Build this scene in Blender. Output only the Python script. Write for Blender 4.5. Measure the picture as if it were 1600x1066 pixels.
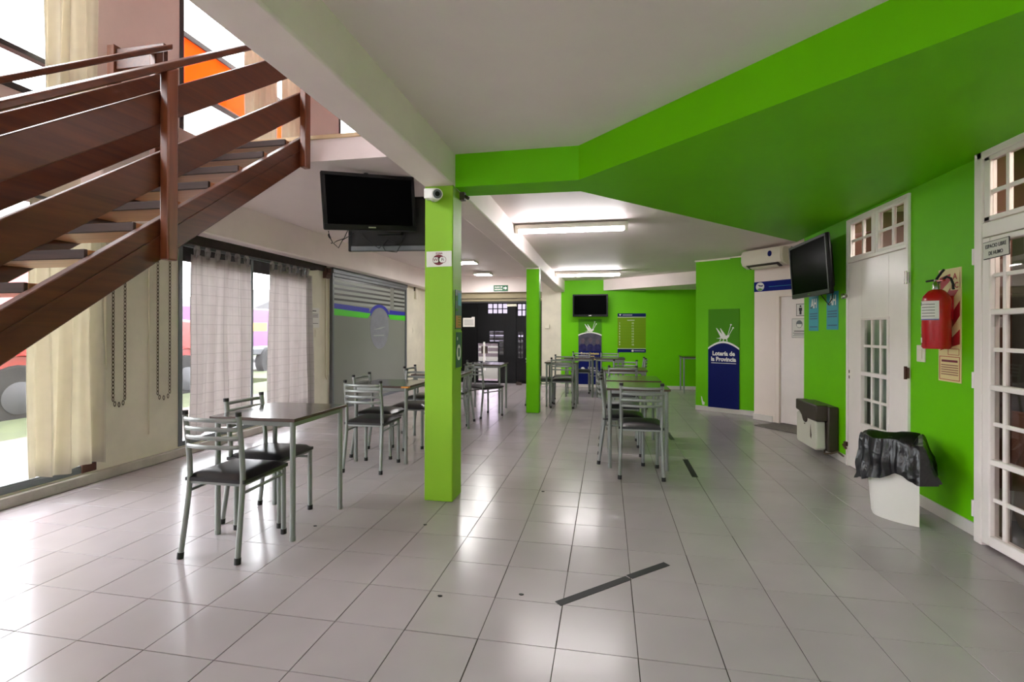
import bpy, bmesh, math, random
from mathutils import Vector, Matrix
random.seed(7)
PI = math.pi
scene = bpy.context.scene
COL = scene.collection
for o in list(bpy.data.objects):
    bpy.data.objects.remove(o)

# ------------------------------------------------------------------ camera
H = 1.31142
YAW, ROLL, FPX, SHIFT = -0.1877, 0.0021, 776.12, -18.27
cam_d = bpy.data.cameras.new('camera')
cam_d.sensor_fit = 'HORIZONTAL'; cam_d.sensor_width = 36.0
cam_d.lens = 36.0 * FPX / 1600.0
cam_d.shift_y = SHIFT / 1600.0
cam_d.clip_start = 0.05; cam_d.clip_end = 300
cam = bpy.data.objects.new('camera', cam_d); COL.objects.link(cam)
fwd = Vector((math.sin(YAW), math.cos(YAW), 0)); rgt = Vector((math.cos(YAW), -math.sin(YAW), 0)); up = Vector((0, 0, 1))
r2 = math.cos(ROLL) * rgt + math.sin(ROLL) * up; u2 = -math.sin(ROLL) * rgt + math.cos(ROLL) * up
cam.matrix_world = Matrix(((r2.x, u2.x, -fwd.x, 0), (r2.y, u2.y, -fwd.y, 0), (r2.z, u2.z, -fwd.z, H), (0, 0, 0, 1)))
scene.camera = cam

# ------------------------------------------------------------------ world, lights, exposure
scene.view_settings.view_transform = 'Standard'
scene.view_settings.look = 'None'
scene.view_settings.gamma = 1.0
scene.view_settings.use_curve_mapping = False
scene.view_settings.exposure = 1.58
try:
    scene.cycles.max_bounces = 10; scene.cycles.diffuse_bounces = 6; scene.cycles.glossy_bounces = 4
    scene.cycles.transparent_max_bounces = 16; scene.cycles.sample_clamp_indirect = 8.0
    scene.cycles.use_denoising = True
except Exception:
    pass
world = bpy.data.worlds.new('overcast_sky'); scene.world = world; world.use_nodes = True
wn = world.node_tree; wn.nodes.clear()
wo = wn.nodes.new('ShaderNodeOutputWorld'); bg = wn.nodes.new('ShaderNodeBackground')
bg.inputs[0].default_value = (0.93, 0.96, 1.0, 1); bg.inputs[1].default_value = 4.7
wn.links.new(bg.outputs[0], wo.inputs[0])

def area(name, loc, size, power, rot=(0, 0, 0), color=(1, 1, 1), spread=None):
    d = bpy.data.lights.new(name, 'AREA'); d.shape = 'RECTANGLE'; d.size, d.size_y = size
    d.energy = power; d.color = color
    if spread: d.spread = spread
    o = bpy.data.objects.new(name, d); COL.objects.link(o); o.location = loc; o.rotation_euler = rot
    return o
# unseen fill lights added to brighten the two rooms behind the glazed doors
area('back_room_fill', (3.0, 2.6, 2.55), (0.9, 0.3), 20, color=(1, 0.9, 0.8))
area('store_room_fill', (3.1, 4.9, 2.55), (0.9, 0.3), 15, color=(1, 0.97, 0.92))

# ------------------------------------------------------------------ materials
def srgb(r, g, b):
    f = lambda c: (c / 255.0) / 12.92 if c / 255.0 <= 0.04045 else ((c / 255.0 + 0.055) / 1.055) ** 2.4
    return (f(r), f(g), f(b), 1.0)
M = {}
def mat(name, rgb, rough=0.5, metal=0.0, var=0.0, vscale=3.0, bump=0.0, bscale=60.0, spec=0.5, emit=0.0, coat=0.0, stretch=None):
    m = bpy.data.materials.new(name); m.use_nodes = True
    nt = m.node_tree; b = nt.nodes['Principled BSDF']
    c = srgb(*rgb)
    b.inputs['Base Color'].default_value = c
    b.inputs['Roughness'].default_value = rough; b.inputs['Metallic'].default_value = metal
    b.inputs['Specular IOR Level'].default_value = spec
    if coat: b.inputs['Coat Weight'].default_value = coat; b.inputs['Coat Roughness'].default_value = 0.12
    if emit:
        b.inputs['Emission Color'].default_value = c; b.inputs['Emission Strength'].default_value = emit
    if var or bump:
        tc = nt.nodes.new('ShaderNodeTexCoord'); mp = nt.nodes.new('ShaderNodeMapping')
        nt.links.new(tc.outputs['Object'], mp.inputs[0])
        if stretch: mp.inputs['Scale'].default_value = stretch
    if var:
        n = nt.nodes.new('ShaderNodeTexNoise'); n.inputs['Scale'].default_value = vscale; n.inputs['Detail'].default_value = 6
        n.inputs['Roughness'].default_value = 0.6
        nt.links.new(mp.outputs[0], n.inputs['Vector'])
        rp = nt.nodes.new('ShaderNodeMapRange'); rp.inputs['From Min'].default_value = 0.3; rp.inputs['From Max'].default_value = 0.7
        rp.inputs['To Min'].default_value = 1 - var; rp.inputs['To Max'].default_value = 1 + var
        nt.links.new(n.outputs['Fac'], rp.inputs['Value'])
        mx = nt.nodes.new('ShaderNodeVectorMath'); mx.operation = 'SCALE'; mx.inputs[0].default_value = c[:3]
        nt.links.new(rp.outputs[0], mx.inputs['Scale']); nt.links.new(mx.outputs[0], b.inputs['Base Color'])
    if bump:
        n2 = nt.nodes.new('ShaderNodeTexNoise'); n2.inputs['Scale'].default_value = bscale; n2.inputs['Detail'].default_value = 4
        nt.links.new(mp.outputs[0], n2.inputs['Vector'])
        bp = nt.nodes.new('ShaderNodeBump'); bp.inputs['Strength'].default_value = bump; bp.inputs['Distance'].default_value = 0.01
        nt.links.new(n2.outputs['Fac'], bp.inputs['Height']); nt.links.new(bp.outputs[0], b.inputs['Normal'])
    M[name] = m
    return m
mat('green', (106, 194, 0), 0.5, spec=0.16, var=0.05, vscale=1.5, bump=0.05, bscale=25)
mat('lime', (140, 190, 40), 0.55, spec=0.3, var=0.04, vscale=1.5, bump=0.05, bscale=25)  # the wall green made lighter to stand for light on the front column
mat('ceiling_white', (234, 221, 219), 0.55, var=0.04, vscale=1.2, bump=0.06, bscale=12)
mat('beam_white', (246, 232, 228), 0.6, var=0.05, vscale=1.6, bump=0.08, bscale=9)
mat('cream_wall', (224, 217, 198), 0.7, var=0.10, vscale=2.2, bump=0.12, bscale=14)
mat('upper_wall', (206, 190, 182), 0.7, var=0.04, vscale=2.0, bump=0.05)
mat('kerb', (178, 171, 162), 0.7, var=0.16, vscale=5, bump=0.2, bscale=30)
mat('skirting', (215, 208, 202), 0.35, var=0.05, vscale=6)
mat('white_wall', (240, 226, 216), 0.6, var=0.03, vscale=2)
mat('white_paint', (246, 236, 232), 0.3, var=0.03, vscale=5)
mat('slab_edge', (216, 190, 150), 0.6)
mat('grout', (66, 58, 54), 0.9, spec=0.1)
mat('frame_grey', (110, 115, 118), 0.4, metal=0.3, var=0.08, vscale=8)
mat('frame_dark', (52, 48, 48), 0.45, metal=0.2)
mat('rust', (84, 52, 40), 0.8, var=0.3, vscale=20, bump=0.2)
mat('pelmet', (54, 42, 36), 0.8, var=0.3, vscale=14)
mat('chrome', (190, 186, 180), 0.2, metal=1.0)
mat('tube_grey', (138, 141, 138), 0.36, metal=0.4, var=0.04, vscale=14)
mat('vinyl_black', (26, 24, 26), 0.33, var=0.1, vscale=30, bump=0.03, bscale=200)
mat('rubber', (22, 20, 20), 0.6)
mat('edge_worn', (74, 52, 42), 0.6, var=0.25, vscale=25)
mat('black_plastic', (14, 14, 15), 0.4, spec=0.25)
mat('black_matte', (24, 23, 23), 0.6, var=0.2, vscale=10)
mat('screen', (7, 7, 8), 0.22, spec=0.06)
M['screen'].node_tree.nodes['Principled BSDF'].inputs['IOR'].default_value = 1.16
mat('plastic_white', (226, 219, 200), 0.4, var=0.03, vscale=10)
mat('paper', (228, 224, 218), 0.6)
mat('ink', (40, 38, 40), 0.6)
mat('wine', (122, 28, 48), 0.55)
mat('blue', (8, 26, 120), 0.55, spec=0.15)
mat('blue_deep', (6, 20, 92), 0.55, spec=0.15)
mat('banner_green', (72, 140, 12), 0.55, spec=0.15)
mat('poster_lime', (112, 150, 0), 0.5, spec=0.2)
mat('print_white', (236, 234, 228), 0.5)
mat('print_yellow', (226, 200, 108), 0.5)
mat('photo_grey', (62, 58, 76), 0.5, var=0.5, vscale=9)
mat('photo_blue', (38, 36, 84), 0.6, spec=0.2, var=0.4, vscale=12); mat('photo_dark', (92, 80, 88), 0.6, spec=0.2, var=0.3, vscale=14)
mat('cyan', (38, 150, 172), 0.5)
mat('cyan_dark', (14, 84, 120), 0.5)
mat('exit_green', (20, 98, 62), 0.5)
mat('teal_dark', (24, 84, 66), 0.4)
mat('orange_print', (196, 130, 44), 0.5)
mat('red_paint', (190, 18, 28), 0.25, coat=0.4)
mat('sign_cream', (228, 208, 150), 0.5)
mat('sign_red', (176, 20, 32), 0.5)
mat('heater_brown', (62, 50, 42), 0.42, var=0.12, vscale=12)
mat('heater_grey', (206, 204, 190), 0.38, var=0.03)
mat('scorch', (70, 52, 40), 0.7)
mat('bin_white', (224, 220, 212), 0.4, var=0.02)
mat('shutter_grey', (126, 130, 120), 0.38, var=0.03, vscale=1.5)
mat('shutter_light', (158, 163, 156), 0.4)
mat('shutter_gap', (58, 60, 58), 0.3)
mat('shutter_oval', (128, 130, 136), 0.3, var=0.12, vscale=6)
mat('vinyl_green', (72, 200, 20), 0.45)
mat('vinyl_blue', (34, 40, 160), 0.45)
mat('dark_door', (12, 11, 12), 0.25, spec=0.2)
mat('mat_grey', (112, 106, 100), 0.95, var=0.2, vscale=30, bump=0.4, bscale=150)
mat('tape_black', (20, 20, 22), 0.6)
mat('orange_sign', (255, 110, 10), 0.5)
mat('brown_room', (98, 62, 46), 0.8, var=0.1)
mat('terracotta', (176, 110, 88), 0.8, var=0.15, vscale=8)
mat('sheer_grey', (138, 132, 128), 0.8)
mat('chain', (96, 82, 66), 0.5, metal=0.7)
mat('truck_red', (138, 26, 20), 0.35)
mat('truck_grey', (58, 59, 64), 0.6)
mat('tyre', (20, 19, 21), 0.85)
mat('van_purple', (84, 36, 86), 0.4)
mat('house_wall', (96, 91, 89), 0.8)
mat('roof_grey', (70, 68, 70), 0.8)
mat('pavement', (92, 80, 74), 0.85, var=0.12, vscale=3)
mat('lawn', (56, 64, 34), 0.95, var=0.3, vscale=5)
mat('road', (76, 73, 73), 0.9, var=0.08, vscale=2)
mat('cable_black', (24, 22, 22), 0.5)
mat('cable_white', (214, 204, 180), 0.5)
mat('smudge', (160, 148, 120), 0.8)
mat('lamp_body', (224, 218, 206), 0.4)

def emitter(name, rgb, strength):
    m = bpy.data.materials.new(name); m.use_nodes = True; nt = m.node_tree; nt.nodes.clear()
    e = nt.nodes.new('ShaderNodeEmission'); e.inputs[0].default_value = srgb(*rgb); e.inputs[1].default_value = strength
    o = nt.nodes.new('ShaderNodeOutputMaterial'); nt.links.new(e.outputs[0], o.inputs[0]); M[name] = m
emitter('tube_glow', (255, 250, 252), 33.0)
emitter('panel_glow', (255, 252, 250), 34.0)

def glass(name, tint=(1, 1, 1), refl=1.0, rough=0.02):
    m = bpy.data.materials.new(name); m.use_nodes = True; nt = m.node_tree; nt.nodes.clear()
    t = nt.nodes.new('ShaderNodeBsdfTransparent'); t.inputs[0].default_value = (*tint, 1)
    g = nt.nodes.new('ShaderNodeBsdfGlossy'); g.inputs['Roughness'].default_value = rough
    fr = nt.nodes.new('ShaderNodeFresnel'); fr.inputs[0].default_value = 1.5
    ml = nt.nodes.new('ShaderNodeMath'); ml.operation = 'MULTIPLY'
    ge = nt.nodes.new('ShaderNodeNewGeometry'); sb = nt.nodes.new('ShaderNodeMath'); sb.operation = 'MULTIPLY_ADD'   # reflect on the outer face only
    sb.inputs[1].default_value = -refl; sb.inputs[2].default_value = refl
    nt.links.new(ge.outputs['Backfacing'], sb.inputs[0]); nt.links.new(sb.outputs[0], ml.inputs[1])
    mx = nt.nodes.new('ShaderNodeMixShader'); o = nt.nodes.new('ShaderNodeOutputMaterial')
    nt.links.new(fr.outputs[0], ml.inputs[0]); nt.links.new(ml.outputs[0], mx.inputs[0])
    nt.links.new(t.outputs[0], mx.inputs[1]); nt.links.new(g.outputs[0], mx.inputs[2]); nt.links.new(mx.outputs[0], o.inputs[0])
    M[name] = m
glass('clear_glass'); glass('dark_glass', (0.10, 0.09, 0.10), 1.3); glass('door_glass', (0.82, 0.8, 0.78), 2.4)
glass('reflection_glass', (0.27, 0.25, 0.28), 0.5, 0.05); glass('tint_glass', (0.62, 0.56, 0.62), 0.6)
glass('haze_glass', (0.86, 0.9, 0.87), 0.8, 0.1)

def fabric(name, rgb, trans=0.45, check=0.0):
    m = bpy.data.materials.new(name); m.use_nodes = True; nt = m.node_tree; nt.nodes.clear()
    d = nt.nodes.new('ShaderNodeBsdfDiffuse'); t = nt.nodes.new('ShaderNodeBsdfTranslucent')
    mx = nt.nodes.new('ShaderNodeMixShader'); mx.inputs[0].default_value = trans
    o = nt.nodes.new('ShaderNodeOutputMaterial')
    tc = nt.nodes.new('ShaderNodeTexCoord')
    n = nt.nodes.new('ShaderNodeTexNoise'); n.inputs['Scale'].default_value = 9
    nt.links.new(tc.outputs['Object'], n.inputs['Vector'])
    c = srgb(*rgb)
    r = nt.nodes.new('ShaderNodeMapRange'); r.inputs['To Min'].default_value = 0.9; r.inputs['To Max'].default_value = 1.06
    nt.links.new(n.outputs['Fac'], r.inputs['Value'])
    s = nt.nodes.new('ShaderNodeVectorMath'); s.operation = 'SCALE'; s.inputs[0].default_value = c[:3]
    if check:
        br = nt.nodes.new('ShaderNodeTexBrick'); br.offset = 0.0
        br.inputs['Color1'].default_value = (1, 1, 1, 1); br.inputs['Color2'].default_value = (1, 1, 1, 1)
        br.inputs['Mortar'].default_value = (check, check, check, 1)
        br.inputs['Scale'].default_value = 1.0; br.inputs['Mortar Size'].default_value = 0.0035
        br.inputs['Brick Width'].default_value = 0.11; br.inputs['Row Height'].default_value = 0.105
        uv = nt.nodes.new('ShaderNodeUVMap')
        nt.links.new(uv.outputs[0], br.inputs['Vector'])
        ml = nt.nodes.new('ShaderNodeMath'); ml.operation = 'MULTIPLY'
        sx = nt.nodes.new('ShaderNodeSeparateColor'); nt.links.new(br.outputs['Color'], sx.inputs[0])
        nt.links.new(sx.outputs[0], ml.inputs[0]); nt.links.new(r.outputs[0], ml.inputs[1]); nt.links.new(ml.outputs[0], s.inputs['Scale'])
    else:
        nt.links.new(r.outputs[0], s.inputs['Scale'])
    for k in (d, t): nt.links.new(s.outputs[0], k.inputs['Color'])
    nt.links.new(d.outputs[0], mx.inputs[1]); nt.links.new(t.outputs[0], mx.inputs[2]); nt.links.new(mx.outputs[0], o.inputs[0])
    M[name] = m
fabric('curtain_cream', (220, 214, 198), 0.40)
fabric('curtain_check', (208, 202, 200), 0.44, 0.80)
fabric('sign_glow', (255, 120, 20), 0.7)

def wood(name, dark, light, rough=0.3, axis=1, coat=0.3):
    m = mat(name, dark, rough, coat=coat); nt = m.node_tree; b = nt.nodes['Principled BSDF']
    tc = nt.nodes.new('ShaderNodeTexCoord'); mp = nt.nodes.new('ShaderNodeMapping')
    sc = [26, 26, 26]; sc[axis] = 1.6
    if axis == 3: sc = [26, 1.6, 26]; mp.inputs['Rotation'].default_value = (math.radians(36), 0, 0)
    mp.inputs['Scale'].default_value = sc[:3]
    nt.links.new(tc.outputs['Object'], mp.inputs[0])
    n = nt.nodes.new('ShaderNodeTexNoise'); n.inputs['Scale'].default_value = 1.0; n.inputs['Detail'].default_value = 5; n.inputs['Distortion'].default_value = 0.6
    nt.links.new(mp.outputs[0], n.inputs['Vector'])
    cr = nt.nodes.new('ShaderNodeValToRGB'); cr.color_ramp.elements[0].position = 0.3; cr.color_ramp.elements[1].position = 0.75
    cr.color_ramp.elements[0].color = srgb(*dark); cr.color_ramp.elements[1].color = srgb(*light)
    nt.links.new(n.outputs['Fac'], cr.inputs[0]); nt.links.new(cr.outputs[0], b.inputs['Base Color'])
    return m
wood('stair_wood', (66, 29, 11), (98, 49, 22), 0.38, 1, coat=0.04)
wood('stair_post', (96, 48, 26), (124, 68, 40), 0.34, 2, coat=0.12)
wood('tread_wood', (150, 96, 58), (186, 126, 80), 0.4, 0)
wood('nosing', (50, 33, 28), (70, 47, 40), 0.7, 0, coat=0.0)
wood('table_wood', (44, 33, 29), (62, 47, 41), 0.2, 0, coat=0.5)

def tile_mat():
    m = mat('tile', (166, 158, 159), 0.16, spec=0.4); nt = m.node_tree; b = nt.nodes['Principled BSDF']
    oi = nt.nodes.new('ShaderNodeObjectInfo'); geo = nt.nodes.new('ShaderNodeNewGeometry')
    n = nt.nodes.new('ShaderNodeTexNoise'); n.inputs['Scale'].default_value = 1.1; n.inputs['Detail'].default_value = 3; n.inputs['Roughness'].default_value = 0.65
    nt.links.new(geo.outputs['Position'], n.inputs['Vector'])
    a = nt.nodes.new('ShaderNodeMapRange'); a.inputs['From Min'].default_value = 0.3; a.inputs['From Max'].default_value = 0.7
    a.inputs['To Min'].default_value = 0.90; a.inputs['To Max'].default_value = 1.06
    nt.links.new(n.outputs['Fac'], a.inputs['Value'])
    c = nt.nodes.new('ShaderNodeMapRange'); c.inputs['To Min'].default_value = 0.97; c.inputs['To Max'].default_value = 1.03
    nt.links.new(oi.outputs['Random'], c.inputs['Value'])
    ml = nt.nodes.new('ShaderNodeMath'); ml.operation = 'MULTIPLY'
    nt.links.new(a.outputs[0], ml.inputs[0]); nt.links.new(c.outputs[0], ml.inputs[1])
    s = nt.nodes.new('ShaderNodeVectorMath'); s.operation = 'SCALE'; s.inputs[0].default_value = srgb(166, 157, 159)[:3]
    nt.links.new(ml.outputs[0], s.inputs['Scale']); nt.links.new(s.outputs[0], b.inputs['Base Color'])
    n2 = nt.nodes.new('ShaderNodeTexNoise'); n2.inputs['Scale'].default_value = 1.7; n2.inputs['Detail'].default_value = 2
    nt.links.new(geo.outputs['Position'], n2.inputs['Vector'])
    rr = nt.nodes.new('ShaderNodeMapRange'); rr.inputs['From Min'].default_value = 0.2; rr.inputs['From Max'].default_value = 0.8
    rr.inputs['To Min'].default_value = 0.18; rr.inputs['To Max'].default_value = 0.25
    nt.links.new(n2.outputs['Fac'], rr.inputs['Value']); nt.links.new(rr.outputs[0], b.inputs['Roughness'])
    n3 = nt.nodes.new('ShaderNodeTexNoise'); n3.inputs['Scale'].default_value = 9
    nt.links.new(geo.outputs['Position'], n3.inputs['Vector'])
    bp = nt.nodes.new('ShaderNodeBump'); bp.inputs['Strength'].default_value = 0.04; bp.inputs['Distance'].default_value = 0.01
    nt.links.new(n3.outputs['Fac'], bp.inputs['Height']); nt.links.new(bp.outputs[0], b.inputs['Normal'])
tile_mat()

def bag_mat():
    m = mat('bag_black', (15, 15, 18), 0.3, spec=0.6); nt = m.node_tree; b = nt.nodes['Principled BSDF']
    tc = nt.nodes.new('ShaderNodeTexCoord'); v = nt.nodes.new('ShaderNodeTexNoise'); v.inputs['Scale'].default_value = 11; v.inputs['Distortion'].default_value = 1.2
    nt.links.new(tc.outputs['Object'], v.inputs['Vector'])
    bp = nt.nodes.new('ShaderNodeBump'); bp.inputs['Strength'].default_value = 0.45; bp.inputs['Distance'].default_value = 0.02
    nt.links.new(v.outputs['Fac'], bp.inputs['Height']); nt.links.new(bp.outputs[0], b.inputs['Normal'])
bag_mat()

# ------------------------------------------------------------------ mesh helpers
class MB:
    def __init__(s):
        s.v = []; s.f = []; s.sm = []; s.uv = None
    def add(s, vs, fs, smooth=False):
        k = len(s.v); s.v += [tuple(p) for p in vs]
        for f in fs: s.f.append(tuple(i + k for i in f)); s.sm.append(smooth)
        return s
    def box(s, x0, x1, y0, y1, z0, z1, mtx=None):
        if x0 > x1: x0, x1 = x1, x0
        if y0 > y1: y0, y1 = y1, y0
        if z0 > z1: z0, z1 = z1, z0
        vs = [(x0, y0, z0), (x1, y0, z0), (x1, y1, z0), (x0, y1, z0), (x0, y0, z1), (x1, y0, z1), (x1, y1, z1), (x0, y1, z1)]
        if mtx: vs = [mtx @ Vector(p) for p in vs]
        return s.add(vs, [(0, 3, 2, 1), (4, 5, 6, 7), (0, 1, 5, 4), (1, 2, 6, 5), (2, 3, 7, 6), (3, 0, 4, 7)])
    def prism(s, pts, a, b, axis='z', smooth=False):
        """pts: closed 2-D outline; extruded along axis from a to b. z:(x,y)  y:(x,z)  x:(y,z)"""
        n = len(pts)
        mk = {'z': lambda p, c: (p[0], p[1], c), 'y': lambda p, c: (p[0], c, p[1]), 'x': lambda p, c: (c, p[0], p[1])}[axis]
        vs = [mk(p, a) for p in pts] + [mk(p, b) for p in pts]
        k = len(s.v); s.v += vs
        s.f.append(tuple(k + i for i in reversed(range(n)))); s.sm.append(False)
        s.f.append(tuple(k + n + i for i in range(n))); s.sm.append(False)
        for i in range(n):
            j = (i + 1) % n; s.f.append((k + i, k + j, k + n + j, k + n + i)); s.sm.append(smooth)
        return s
    def tube(s, path, r, seg=10, flat=None, caps=True, upv=(0, 0, 1)):
        """r: number or list; flat=(a,b): elliptical section half-axes (side, up)"""
        P = [Vector(p) for p in path]; n = len(P); rings = []
        closed = False
        for i, p in enumerate(P):
            d = (P[min(i + 1, n - 1)] - P[max(i - 1, 0)]).normalized()
            ref = Vector(upv)
            if abs(d.dot(ref)) > 0.95: ref = Vector((0, 1, 0)) if abs(d.y) < 0.9 else Vector((1, 0, 0))
            a = d.cross(ref).normalized(); b = a.cross(d).normalized()
            rr = r[i] if isinstance(r, (list, tuple)) else r
            ra, rb = (flat if flat else (rr, rr))
            rings.append([p + a * ra * math.cos(2 * PI * k / seg) + b * rb * math.sin(2 * PI * k / seg) for k in range(seg)])
        k0 = len(s.v)
        for rg in rings: s.v += [tuple(q) for q in rg]
        for i in range(n - 1):
            for k in range(seg):
                kk = (k + 1) % seg
                s.f.append((k0 + i * seg + k, k0 + i * seg + kk, k0 + (i + 1) * seg + kk, k0 + (i + 1) * seg + k)); s.sm.append(True)
        if caps:
            s.f.append(tuple(k0 + k for k in reversed(range(seg)))); s.sm.append(False)
            s.f.append(tuple(k0 + (n - 1) * seg + k for k in range(seg))); s.sm.append(False)
        return s
    def lathe(s, prof, seg=24, c=(0, 0, 0), axis='z'):
        k0 = len(s.v)
        for (r, h) in prof:
            for k in range(seg):
                a = 2 * PI * k / seg; x, y = r * math.cos(a), r * math.sin(a)
                p = (x, y, h) if axis == 'z' else ((x, h, y) if axis == 'y' else (h, x, y))
                s.v.append((p[0] + c[0], p[1] + c[1], p[2] + c[2]))
        n = len(prof)
        for i in range(n - 1):
            for k in range(seg):
                kk = (k + 1) % seg
                s.f.append((k0 + i * seg + k, k0 + i * seg + kk, k0 + (i + 1) * seg + kk, k0 + (i + 1) * seg + k)); s.sm.append(True)
        s.f.append(tuple(k0 + k for k in reversed(range(seg)))); s.sm.append(False)
        s.f.append(tuple(k0 + (n - 1) * seg + k for k in range(seg))); s.sm.append(False)
        return s
    def grid(s, fn, nu, nv, uvfn=None):
        k0 = len(s.v); base = len(s.f)
        for j in range(nv + 1):
            for i in range(nu + 1): s.v.append(tuple(fn(i / nu, j / nv)))
        if uvfn: s.uv = [uvfn(i / nu, j / nv) for j in range(nv + 1) for i in range(nu + 1)]
        for j in range(nv):
            for i in range(nu):
                a = k0 + j * (nu + 1) + i; s.f.append((a, a + 1, a + nu + 2, a + nu + 1)); s.sm.append(True)
        return s
    def mesh(s, name, m, fix=True):
        me = bpy.data.meshes.new(name); me.from_pydata(s.v, [], s.f)
        me.polygons.foreach_set('use_smooth', s.sm)
        if s.uv:
            ul = me.uv_layers.new(name='UVMap')
            for lp in me.loops: ul.data[lp.index].uv = s.uv[lp.vertex_index]
        if fix:
            bm = bmesh.new(); bm.from_mesh(me); bmesh.ops.recalc_face_normals(bm, faces=bm.faces); bm.to_mesh(me); bm.free()
        me.materials.append(M[m] if isinstance(m, str) else m)
        try: me.set_sharp_from_angle(angle=math.radians(40))
        except Exception: pass
        me.update()
        return me

def link(name, me, parent=None, bevel=0.0, loc=None, solid=0.0):
    o = bpy.data.objects.new(name, me); COL.objects.link(o)
    if parent: o.parent = parent
    if loc: o.location = loc
    if solid:
        sm = o.modifiers.new('thick', 'SOLIDIFY'); sm.thickness = solid
    if bevel:
        b = o.modifiers.new('bevel', 'BEVEL'); b.width = bevel; b.segments = 2; b.limit_method = 'ANGLE'; b.angle_limit = math.radians(50)
    return o
def part(name, mb, m, parent, bevel=0.0, label=None, solid=0.0, kind=None, fix=True):
    o = link(name, mb.mesh(name, m, fix), parent, bevel, solid=solid)
    if label: o['label'] = label
    if kind: o['kind'] = kind
    return o
def tag(o, label, cat, group=None, kind=None):
    o['label'] = label; o['category'] = cat
    if group: o['group'] = group
    if kind: o['kind'] = kind
    return o
def thing(name, label, cat, loc=(0, 0, 0), rz=0.0, group=None, kind=None):
    o = bpy.data.objects.new(name, None); COL.objects.link(o); o.empty_display_size = 0.1
    o.location = loc; o.rotation_euler = (0, 0, rz)
    return tag(o, label, cat, group, kind)
def single(name, mb, m, label, cat, bevel=0.0, group=None, kind=None, loc=None, rz=0.0, solid=0.0):
    o = link(name, mb.mesh(name, m), None, bevel, loc, solid=solid); o.rotation_euler = (0, 0, rz)
    return tag(o, label, cat, group, kind)
def struct(name, mb, m, label, cat='wall', bevel=0.0):
    return single(name, mb, m, label, cat, bevel, kind='structure')
def copy_tree(o, parent=None):
    c = o.copy(); COL.objects.link(c); c.parent = parent
    for ch in list(o.children): copy_tree(ch, c)
    return c
def B(*a): return MB().box(*a)

def text_mesh(txt, size, bold=0.0, ext=0.0004, align='CENTER', squeeze=1.0):
    cu = bpy.data.curves.new('lettering', 'FONT'); cu.body = txt; cu.size = size; cu.extrude = ext; cu.offset = bold
    cu.align_x = align; cu.align_y = 'CENTER'; cu.resolution_u = 3
    to = bpy.data.objects.new('lettering_tmp', cu); COL.objects.link(to)
    dg = bpy.context.evaluated_depsgraph_get(); dg.update()
    me = bpy.data.meshes.new_from_object(to.evaluated_get(dg))
    bpy.data.objects.remove(to); bpy.data.curves.remove(cu)
    for v in me.vertices: v.co = (v.co.x * squeeze, -v.co.z, v.co.y)
    return me
def lettering(txt, x, z, size, m, parent, y=-0.0015, bold=0.0, align='CENTER', squeeze=1.0, name='lettering'):
    me = text_mesh(txt, size, bold, align=align, squeeze=squeeze); me.materials.clear(); me.materials.append(M[m])
    o = bpy.data.objects.new(name, me); COL.objects.link(o); o.parent = parent; o.location = (x, y, z)
    return o
def bars(rects, y0, y1):
    mb = MB()
    for (x0, x1, z0, z1) in rects: mb.box(x0, x1, y0, y1, z0, z1)
    return mb
RW, LW, BW = -PI / 2, PI / 2, 0.0        # local frames: right wall, left wall, back wall
# ------------------------------------------------------------------ floor: every tile of the near floor its own piece
XL, XR, YF, YB = -4.31, 2.31, -4.0, 11.8
fb = B(XL - .12, 3.4, YF - .1, 12.0, -.12, -.003)
floor = struct('floor', fb, 'grout', 'floor of pale glossy square tiles with dark joints', 'floor')
T, OX, OY = 0.33, -0.2021, 2.3706
def tile_mb(x0, x1, y0, y1):
    mb = MB(); c = .0007; z0, z1 = -.02, 0.0
    a = [(x0, y0, z0), (x1, y0, z0), (x1, y1, z0), (x0, y1, z0), (x0, y0, z1 - c), (x1, y0, z1 - c), (x1, y1, z1 - c), (x0, y1, z1 - c),
         (x0 + c, y0 + c, z1), (x1 - c, y0 + c, z1), (x1 - c, y1 - c, z1), (x0 + c, y1 - c, z1)]
    mb.add(a, [(0, 1, 5, 4), (1, 2, 6, 5), (2, 3, 7, 6), (3, 0, 4, 7), (4, 5, 9, 8), (5, 6, 10, 9), (6, 7, 11, 10), (7, 4, 8, 11), (8, 9, 10, 11)])
    return mb
g = .0019
tile_me = tile_mb(-T / 2 + g, T / 2 - g, -T / 2 + g, T / 2 - g).mesh('tile', 'tile')
cells = []
for i in range(-14, 10):
    for j in range(-20, 30):
        cx, cy = OX + (i + .5) * T, OY + (j + .5) * T
        if cx + T / 2 <= XL or cx - T / 2 >= 3.3 or cy - T / 2 > 11.9 or cy < YF: continue
        if cx - T / 2 >= XR and cy < 6.4: continue
        d = Vector((cx, cy, 0)) ; f = d.dot(fwd); s = d.dot(rgt)
        vis = f > 1.4 and abs(s / f) < 1.05
        cells.append((not vis, d.length, cx, cy))
cells.sort()
rest = MB()
for n, (nv, dist, cx, cy) in enumerate(cells):
    if n < 299 and cx - T / 2 > XL - .02 and (cx + T / 2 < XR + .03 or cy > 6.4):
        o = link('tile', tile_me, floor, loc=(cx + random.uniform(-.0006, .0006), cy + random.uniform(-.0006, .0006), random.uniform(-.0004, .0003)))
    else:
        x0, x1 = max(cx - T / 2 + g, XL), cx + T / 2 - g
        if cy < 6.4: x1 = min(x1, XR + .02)
        if x1 - x0 < .01: continue
        t = tile_mb(x0, x1, cy - T / 2 + g, cy + T / 2 - g); rest.add(t.v, t.f)
part('tile_field', rest, 'tile', floor, kind='stuff')

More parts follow.
